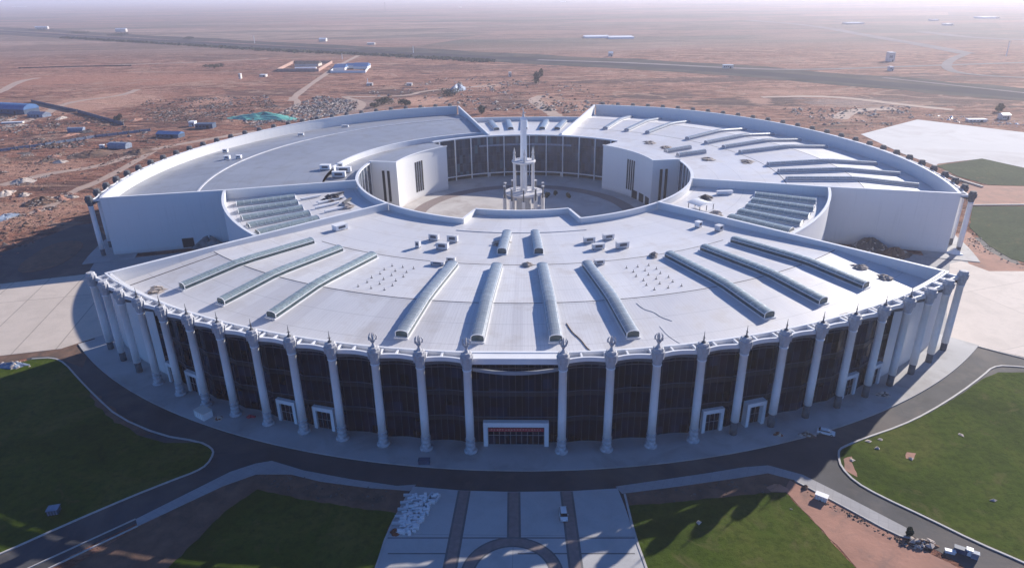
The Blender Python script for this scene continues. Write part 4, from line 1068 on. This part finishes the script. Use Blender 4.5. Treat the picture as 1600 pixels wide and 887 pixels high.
tree(634, 166, 26, 8, 'leaf', 'dark bush right of the pair behind the left rear wing', 3)
tree(585, 168, 20, 6, 'leafdry', 'olive bush in front of the broad dark bush', 4)
tree(335, 108, 34, 9, 'leaf', 'wide dark bush alone on the red plain', 5)
tree(838, 130, 12, 15, 'leafdry', 'tall pale tree above the monument spire', 6)
tree(845, 120, 9, 11, 'leafdry', 'slender tree behind the tall one above the monument', 26)
tree(753, 178, 14, 9, 'leaf', 'bush behind the left corner of the back roof', 7)
tree(702, 150, 46, 9, 'leaf', 'long bush row end beside the sandy clearing', 8)
tree(1420, 836, 8, 2.2, 'leaf', 'small dark shrub at the end of the right pavement strip', 9)
tree(1560, 175, 14, 8, 'leafdry', 'pale bush beyond the white concrete field', 10)
tree(128, 54, 40, 14, 'leaf', 'hazy wood clump far left beyond the highway', 11); tree(66, 50, 40, 12, 'leaf', 'hazy wood clump leftmost beyond the highway', 12)
tree(190, 58, 34, 14, 'leaf', 'hazy wood clump third from the left along the highway', 13); tree(295, 62, 16, 9, 'leaf', 'small hazy bush on the highway edge', 14)
for i, (x, y, lb) in enumerate(((868, 306, 'brown shrub in the court right of the monument'), (888, 309, 'reddish shrub rightmost in the court'), (855, 309, 'grey green shrub close to the monument in the court'))):
    tree(x, y, 9, 3.2, 'leafdry' if i < 2 else 'leaf', lb, 50+i, 'shrubs in the court')

# ------------------------------------------------------------------ sheds and far buildings
def shed(px, py, wpx, dm, h, rz, wm, rm, label, cat='shed', roof='gable', name='shed', group=None, door=True):
    c = G(px, py); w = wpx*mpp(px, py); o = thing(name, label, cat, (c.x, c.y, 0), rz, group)
    b = MB(); b.box((0, 0, h/2-.1), (w, dm, h+.2)); wl = b.build('wall', wm, o)
    r_ = MB(); e = .4
    if roof == 'gable':
        k = h+min(dm*.22, 3); r_.add([(-w/2-e, -dm/2-e, h), (w/2+e, -dm/2-e, h), (w/2+e, dm/2+e, h), (-w/2-e, dm/2+e, h), (-w/2-e, 0, k), (w/2+e, 0, k)], [(0, 1, 5, 4), (2, 3, 4, 5), (0, 4, 3), (1, 2, 5), (3, 2, 1, 0)])
    elif roof == 'barrel':
        n = 10; P = [(-dm/2*cos(pi*i/n)*1.03, h+dm*.28*sin(pi*i/n)) for i in range(n+1)]
        r_.add([(-w/2-e, y, z) for y, z in P]+[(w/2+e, y, z) for y, z in P], [(i, i+1, n+2+i, n+1+i) for i in range(n)]+[tuple(range(n+1)), tuple(range(2*n+1, n, -1))])
    else: r_.box((0, 0, h+.2), (w+e, dm+e, .4))
    r_.build('roof', rm, o)
    if door:
        d = MB(); d.box((w*.2, -dm/2-.03, min(1.5, h*.4)), (min(2.4, w*.2), .1, min(3, h*.8))); d.build('door', 'dark', o)
        d = MB()
        for i in range(3): d.box((-w*.4+i*w*.2, -dm/2-.03, h*.55), (min(1.6, w*.1), .1, h*.3))
        d.build('window', 'dark', o)
    return o
shed(26, 176, 52, 18, 5, R(-16), 'blued', 'blue', 'large blue barrel roofed shed at the far left', 'shed', 'barrel')
shed(62, 182, 26, 10, 3, R(-18), 'tarp', 'tarp', 'low grey shed beside the large blue shed')
shed(20, 193, 24, 4, 1.2, R(14), 'cream', 'trim', 'low white slab roofed shed near the left edge', roof='flat', door=False)
shed(267, 214, 34, 9, 3.2, R(-10), 'blued', 'blue', 'blue roofed hut beside the left rear wing')
shed(322, 200, 24, 9, 4.0, R(2), 'blued', 'blued', 'dark blue site cabin above the left rear wing', 'site cabin', 'flat')
shed(302, 197, 8, 6, 4.2, R(2), 'trim', 'trim', 'small white cabin beside the dark blue site cabin', 'site cabin', 'flat')
shed(188, 231, 26, 8, 2.4, R(-8), 'tarp', 'tarp', 'grey blue tarpaulin shelter on the left building site', 'shelter', 'barrel', door=False)
shed(120, 206, 18, 6, 2.4, R(10), 'tarp', 'tarp', 'small grey blue shelter near the site fence', 'shelter', 'barrel', door=False)
shed(172, 230, 5, 3, 2.6, 0, 'cream', 'trim', 'tiny cream hut beside the tarpaulin shelter', 'hut', 'flat')
shed(160, 231, 5, 3, 2.2, .2, 'trim', 'trim', 'tiny white hut left of the cream hut', 'hut', 'flat')
# walled compounds
def compound(corners, h, m, label, inner):
    P = GL(corners); b = MB(); o = thing('walled_compound', label, 'compound', (P[0].x, P[0].y, 0)); off = P[0]
    b.wall([p-off for p in P], -.2, h, .8, closed=True); b.build('wall', m, o)
    for (x, y, wpx, dm, hh, wm, rm) in inner:
        c = G(x, y).to_2d()-off; w = wpx*mpp(x, y); q = MB(); q.box((c.x, c.y, hh/2), (w, dm, hh)); q2 = q.build('house', wm, o)
        r_ = MB(); r_.add([(c.x-w/2-.4, c.y-dm/2-.4, hh), (c.x+w/2+.4, c.y-dm/2-.4, hh), (c.x+w/2+.4, c.y+dm/2+.4, hh), (c.x-w/2-.4, c.y+dm/2+.4, hh), (c.x-w/2-.4, c.y, hh+dm*.2), (c.x+w/2+.4, c.y, hh+dm*.2)], [(0, 1, 5, 4), (2, 3, 4, 5), (0, 4, 3), (1, 2, 5)]); r_.build('roof', rm, q2)
compound([(433, 112), (498, 112), (519, 99), (459, 99)], 4.5, 'pinkwall', 'pink walled compound with a dark roof left of the dirt track', [(482, 103, 34, 22, 4, 'cream', 'rubbled'), (478, 109, 30, 6, 3, 'trim', 'trim')])
compound([(517, 114), (571, 114), (579, 103), (528, 103)], 3.5, 'trim', 'white walled compound with blue roofs right of the dirt track', [(533, 109, 16, 24, 4, 'trim', 'blue'), (550, 106, 14, 18, 4, 'trim', 'blue'), (566, 107, 20, 26, 4, 'trim', 'blue')])
# fences
def fence(pts, h, m, label, t=.6):
    P = GL(pts); b = MB(); b.wall(P, -.2, h, t); o = b.build('site_fence', m); tag(o, label, 'fence')
    c = MB()
    for i in range(len(P)-1):
        n = max(1, int((P[i+1]-P[i]).length/8))
        for j in range(n+1):
            q = P[i].lerp(P[i+1], j/n); c.box((q.x, q.y, h/2+.1), (.9, .9, h+.3))
    c.build('fence_post', 'bare', o)
fence([(-60, 244), (0, 237), (70, 228), (150, 215), (235, 205)], 2.2, 'tarp', 'grey blue site fence running across the left building site')
fence([(50, 160), (108, 173), (120, 175)], 3.0, 'blued', 'dark fence right of the large blue shed')
fence([(122, 176), (160, 187), (193, 196)], 3.2, 'blued', 'dark wall ending at the lone round tree')
fence([(30, 107), (110, 105), (205, 103)], 1.6, 'rubbled', 'thin dark bank wall on the red plain at the left')
heap('net_mound', 412, 184, 100, 10, 4.5, 'teal', 'long mound under green dust netting behind the left rear wing', 'mound', 61)
heap('soil_heap', 66, 316, 44, 12, 3.0, 'soil', 'brushwood and soil heap near the left end of the hall', 'heap', 62, rocks=60)
heap('soil_heap', 95, 311, 26, 8, 2.0, 'sand', 'pale heap right of the brushwood heap', 'heap', 63, rocks=30)
heap('rubble_heap', 8, 303, 22, 9, 2.0, 'boulder', 'pale rubble heap at the left edge', 'heap', 64, rocks=20)
heap('rubble_heap', 36, 284, 30, 9, 2.0, 'boulder', 'pale rubble heap on the red earth left of the hall', 'heap', 65, rocks=30)
heap('soil_heap', 145, 242, 46, 12, 3.0, 'soil', 'dark soil bank below the tarpaulin shelter', 'heap', 66)
heap('soil_heap', 218, 239, 36, 9, 2.5, 'soil', 'dark soil bank beside the left rear columns', 'heap', 67)
heap('tarp_heap', 8, 340, 26, 12, 1.6, 'tarp', 'grey tarpaulin heap at the left edge below the rubble', 'heap', 68, rocks=10)
heap('soil_heap', 20, 571, 50, 9, 1.1, 'tarp', 'bluish heap beside the left lawn', 'heap', 69, rocks=20)
heap('soil_heap', 715, 140, 26, 10, 6, 'tarp', 'bluish spoil heap behind the left rear wing end', 'heap', 70)
heap('rubble_heap', 858, 172, 10, 5, 3, 'rubbled', 'dark heap behind the back roof', 'heap', 71)
rnd = random.Random(90)
for i in range(46):
    x, y = rnd.choice([(rnd.uniform(0, 240), rnd.uniform(182, 250)), (rnd.uniform(0, 150), rnd.uniform(240, 330)), (rnd.uniform(150, 420), rnd.uniform(150, 205)), (rnd.uniform(560, 720), rnd.uniform(140, 172))])
    if y > 330-(x-0)*.62 and x > 120: continue
    heap('spoil_heap', x, y, rnd.uniform(7, 26), rnd.uniform(2.5, 6), rnd.uniform(.5, 1.8), rnd.choice(['soil', 'sand', 'rubbled', 'soil', 'scrub', 'boulder']), 'low spoil heap, one of many on the red earth left of and behind the hall', 'heap', 200+i, 'spoil heaps on the red earth', rnd.choice((0, 15, 30)))
# rubble fields
scatter('rubble', [(470, 160), (500, 150), (560, 158), (556, 172), (480, 190), (420, 192), (400, 200), (380, 190), (440, 176)], 2200, .4, 2.8, ['rubble', 'boulder', 'rubbled'], 'grey rubble field behind the left rear wing', 1, .3)
scatter('rubble', [(230, 155), (420, 150), (440, 170), (380, 190), (250, 195), (200, 180)], 2600, .35, 2.2, ['rubbled', 'soil', 'soil', 'rubble'], 'scattered stones on the brown plain', 2, .5)
scatter('rubble', [(0, 180), (120, 178), (240, 210), (300, 205), (250, 225), (0, 236)], 2000, .35, 2.4, ['rubble', 'sand', 'rubbled', 'soil', 'soil', 'rubbled'], 'rubble on the left building site', 3, .7)
scatter('rubble', [(0, 240), (240, 222), (320, 205), (150, 290), (120, 340), (0, 420)], 1300, .25, 1.6, ['sand', 'sand', 'rubbled', 'soil', 'soil'], 'stones scattered over the red earth left of the hall', 4, .6)
scatter('rubble', [(560, 140), (720, 120), (900, 130), (960, 165), (900, 178), (640, 170)], 1300, .4, 2.8, ['rubble', 'soil', 'rubbled', 'boulder'], 'rubble behind the hall', 5, .6)
scatter('rubble', [(1220, 170), (1420, 165), (1430, 186), (1345, 208), (1270, 195)], 500, .5, 2.4, ['boulder', 'rubble', 'rubbled'], 'pale rubble beside the white concrete field', 6, .5)
scatter('rubble', [(1430, 178), (1640, 190), (1640, 205), (1500, 193)], 250, .5, 2.0, ['boulder', 'rubble', 'trim'], 'rubble behind the white concrete field', 7, .4)
scatter('rubble', [(400, 742), (460, 743), (620, 768), (618, 800), (460, 776), (402, 764)], 260, .10, .5, ['soil', 'rubbled'], 'clods on the verge left of the forecourt', 8, .3)
scatter('rubble', [(980, 772), (1200, 742), (1200, 768), (1050, 784), (985, 790)], 200, .10, .45, ['soil', 'rubbled'], 'clods on the verge right of the forecourt', 9, .3)
scatter('rubble', [(1246, 760), (1310, 792), (1430, 850), (1420, 858), (1300, 795)], 260, .12, .5, ['soil', 'rubbled'], 'clods along the right pavement strip', 10, .2)
scatter('rubble', [(1500, 395), (1520, 360), (1580, 405), (1640, 425), (1590, 418), (1540, 395)], 200, .15, .8, ['rubbled', 'rubble'], 'dark stones along the sage lawn edge', 11, .2)
# pale stones on the right lawn
rnd = random.Random(77)
for i, (x, y, lb) in enumerate(((1357, 689, 'left pale stone in the row of three on the right lawn'), (1376, 686, 'right pale stone in the row of three on the right lawn'), (1371, 700, 'front pale stone of the three on the right lawn'), (1423, 716, 'larger pale stone with a bare patch on the right lawn'), (1502, 679, 'pale stone near the top of the right lawn'), (1552, 781, 'lone white stone in the middle of the right lawn'), (1236, 795, 'tiny white stone on the lawn right of the forecourt'), (1091, 816, 'white stone on the shaded lawn edge right of the forecourt'), (1331, 719, 'pale stone at the corner of the right lawn'))):
    p = G(x, y, .15); b = MB(); rock_mesh(b, (0, 0, .1), .85 if i != 6 else .4, rnd, 0, .4); o = b.build('stone', 'boulder'); o.location = (p.x, p.y, .15); tag(o, lb, 'stone', 'pale stones on the lawns')
flat('soil', [(1318, 717), (1330, 713), (1332, 728), (1340, 745), (1322, 735)], 'sand', .155, rag=(.3, 1.2))
flat('soil', [(1417, 707), (1430, 708), (1428, 718), (1414, 716)], 'sand', .155, rag=(.3, 1.2))
flat('soil', [(132, 598), (165, 628), (205, 658), (240, 678), (222, 680), (180, 660), (150, 632)], 'soil', .158, rag=(.5, 2))
# ------------------------------------------------------------------ tracks, clearings and roads out on the plain
TZ = [.05]
def track(pts, w, m='track'):
    TZ[0] += .006; strip('dirt_track', pts, w, m, TZ[0], rag=.18)
track([(455, 158), (466, 146), (500, 122), (530, 102), (560, 87)], 9)
track([(456, 152), (470, 162), (440, 178), (400, 196)], 8)
track([(0, 290), (80, 270), (150, 262), (230, 235), (300, 222), (400, 205)], 9)
track([(-40, 345), (60, 335), (110, 300), (160, 282), (240, 236)], 7)
track([(-40, 210), (60, 186), (100, 160), (190, 150), (215, 140)], 10)
track([(-40, 160), (0, 144), (30, 127), (60, 122)], 12)
track([(560, 172), (570, 160), (530, 150), (560, 152), (640, 150), (660, 142), (780, 133)], 8)
track([(850, 150), (830, 155), (855, 172), (870, 182)], 14)
track([(100, 106), (200, 101), (300, 98), (420, 92)], 10)
track([(1190, 152), (1300, 150), (1420, 165), (1490, 172)], 12)
track([(1310, 186), (1330, 172), (1400, 170)], 16)
# highway
hw = [(-200, 40), (0, 50), (200, 62), (400, 73), (600, 83), (800, 93), (1000, 103), (1200, 117), (1400, 134), (1600, 151), (1800, 168)]
strip('highway', [(x, y-1) for x, y in hw], 46, 'highway', .3)
strip('highway_verge', [(x, y+2.5) for x, y in hw], 60, 'verge', .2, rag=.3)
strip('highway_verge', [(x, y-6) for x, y in hw], 90, 'verge', .16, rag=.3)
strip('highway', [(840, 94), (1000, 99), (1200, 110), (1320, 108), (1450, 103), (1640, 97)], 16, 'farroad', .34)
strip('highway', [(1170, 32), (1270, 40), (1360, 57), (1450, 72), (1510, 84)], 34, 'farroad', .36)
strip('highway', [(1510, 84), (1480, 96), (1478, 110), (1520, 118), (1640, 124)], 14, 'farroad', .38)
strip('highway', [(1440, 50), (1520, 60), (1640, 64)], 40, 'farroad', .40)
strip('highway', [(1380, 122), (1500, 135), (1640, 150)], 8, 'farroad', .42)
# rows of low trees along the highway
P = chaikin(GL([(100, 60), (200, 66), (330, 74), (420, 80), (600, 88), (760, 97)]), 2, False); rnd = random.Random(4); b = MB()
for i in range(len(P)-1):
    for _ in range(16):
        q = P[i].lerp(P[i+1], rnd.random()); foliage(b, rnd, (q.x+rnd.gauss(0, 6), q.y+rnd.gauss(0, 6), 2.5), 7, 5, 2.8, 16, 2.0)
tag(b.build('roadside_trees', 'leaf', recalc=False), 'low dark tree belt along the near side of the highway', kind='stuff')
# far white farm buildings
gf = 'tiny pale buildings on the hazy plain'
FAR = [(932, 59, 36, 60, 4, 'left half of the long white greenhouse pair on the plain', 'barrel'), (969, 60, 36, 60, 4, 'right half of the long white greenhouse pair on the plain', 'barrel'),
 (1333, 38, 22, 40, 8, 'lone long white shed on the hazy plain above the right rear wing', 'gable'), (954, 88, 6, 12, 6, 'small white house just beyond the highway', 'gable'),
 (505, 65, 10, 14, 6, 'white house above the highway left of centre', 'gable'), (580, 70, 11, 10, 4, 'low white house beside the highway left of centre', 'flat'),
 (66, 46, 15, 12, 9, 'white house among the hazy trees far left', 'gable'), (190, 50, 14, 12, 9, 'white house among the hazy trees second from left', 'gable'),
 (30, 11, 16, 60, 14, 'white farm leftmost on the skyline', 'gable'), (118, 4, 22, 60, 16, 'wide white farm on the skyline at the left', 'gable'), (217, 1, 8, 60, 14, 'small white farm on the left skyline', 'gable'),
 (640, 134, 8, 4, 3, 'small white hut behind the rubble field', 'flat'), (578, 134, 9, 4, 3, 'white hut beside the bush row', 'flat'), (376, 123, 3, 5, 7, 'single white post hut on the red plain', 'flat'),
 (412, 120, 9, 8, 3, 'white hut left of the pink compound', 'flat'), (1137, 107, 14, 8, 5, 'grey shed beside the highway at the right', 'flat'),
 (1390, 96, 7, 14, 14, 'pale tower house near the highway junction', 'flat'), (1391, 111, 5, 8, 6, 'little white house below the tower house', 'flat'), (1568, 186, 10, 7, 4, 'white hut beyond the white concrete field', 'gable'), (1525, 190, 22, 6, 2, 'low white store beside the white concrete field', 'flat'),
 (1538, 29, 15, 60, 10, 'white block on the hazy right horizon', 'flat'), (1553, 29, 5, 40, 10, 'tiny white block right of the larger one on the horizon', 'flat'), (1458, 33, 5, 40, 10, 'left tiny white block on the hazy right horizon', 'flat'), (1480, 40, 8, 30, 10, 'lower white block on the hazy right horizon', 'flat'),
 (797, 120, 4, 6, 6, 'white hut left of the tall pale tree', 'flat'), (719, 12, 3, 40, 14, 'tiny white farm on the hazy centre skyline', 'gable'), (880, 3, 8, 60, 12, 'grey farm on the hazy centre skyline', 'gable')]
for x, y, w, d, h, lb, rf_ in FAR:
    if d >= 30: rf_, h = 'flat', min(h, 5)
    shed(x, y, w, d, h, rnd.uniform(-.1, .1), 'cream' if d < 60 else 'trim', 'trim', lb, 'farm building', rf_, 'farm_building', gf, door=y > 80)
# poles
for i, (x, y, h, lb) in enumerate(((535, 93, 11, 'white pole at the top of the dirt track'), (646, 83, 14, 'white pole standing on the highway verge'), (398, 68, 20, 'pale pole on the highway left of centre'), (1572, 88, 26, 'pale mast at the right highway junction'), (575, 133, 9, 'white pole beside the hut by the bush row'), (602, 18, 60, 'dark mast on the hazy plain'), (376, 124, 7, 'short white pole on the red plain'))):
    p = G(x, y); o = thing('utility_pole', lb, 'pole', (p.x, p.y, 0), 0, 'poles on the plain'); b = MB(); b.tube([(0, 0, -.2), (0, 0, h)], [.5+h*.015, .3+h*.008], 7); b.build('mast', 'trim' if i != 5 else 'bare', o)
    b = MB(); b.box((0, 0, h*.93), (h*.22, .3, .3)); b.build('crossarm', 'bare', o)

# ------------------------------------------------------------------ haze
b = MB(); hs = 45000; b.box((0, 0, (124-1)/2), (2*hs, 2*hs, 125)); hz = b.build('haze', 'trim'); hz.data.materials.clear()
m = bpy.data.materials.new('haze_air'); m.use_nodes = True; t = m.node_tree
for n_ in list(t.nodes):
    if n_.type != 'OUTPUT_MATERIAL': t.nodes.remove(n_)
out = [q for q in t.nodes if q.type == 'OUTPUT_MATERIAL'][0]
pv = t.nodes.new('ShaderNodeVolumePrincipled'); pv.inputs['Density'].default_value = .00013
pv.inputs['Color'].default_value = (.89, .87, .98, 1); pv.inputs['Anisotropy'].default_value = .35
t.links.new(pv.outputs['Volume'], out.inputs['Volume']); hz.data.materials.append(m); tag(hz, kind='stuff')

# ------------------------------------------------------------------ light
EL, AZ = 22.4, 45.6        # sun behind and to the right of the hall
sd = Vector((sin(R(AZ))*cos(R(EL)), cos(R(AZ))*cos(R(EL)), sin(R(EL))))
sun = bpy.data.objects.new('sun', bpy.data.lights.new('sun', 'SUN')); COL.objects.link(sun)
sun.data.energy = 5.0; sun.data.angle = R(.5); sun.data.color = (1, .925, .83)
sun.rotation_euler = (-sd).to_track_quat('-Z', 'Y').to_euler()
w = bpy.data.worlds.new('World'); SC.world = w; w.use_nodes = True; t = w.node_tree
sk = t.nodes.new('ShaderNodeTexSky'); sk.sky_type = 'NISHITA'; sk.sun_disc = False
sk.sun_elevation = R(EL); sk.sun_rotation = R(AZ); sk.altitude = 2600; sk.air_density = .8; sk.dust_density = .1; sk.ozone_density = 8.0
bg = t.nodes['Background']; bg.inputs['Strength'].default_value = .12; t.links.new(sk.outputs[0], bg.inputs['Color'])
SC.view_settings.view_transform = 'Standard'; SC.view_settings.look = 'None'; SC.view_settings.exposure = .66; SC.view_settings.gamma = 1
SC.view_settings.use_curve_mapping = False
SC.render.engine = 'CYCLES'
cy = SC.cycles
cy.max_bounces = 5; cy.diffuse_bounces = 2; cy.glossy_bounces = 2; cy.volume_bounces = 1; cy.transmission_bounces = 2
cy.caustics_reflective = False; cy.caustics_refractive = False; cy.use_denoising = True
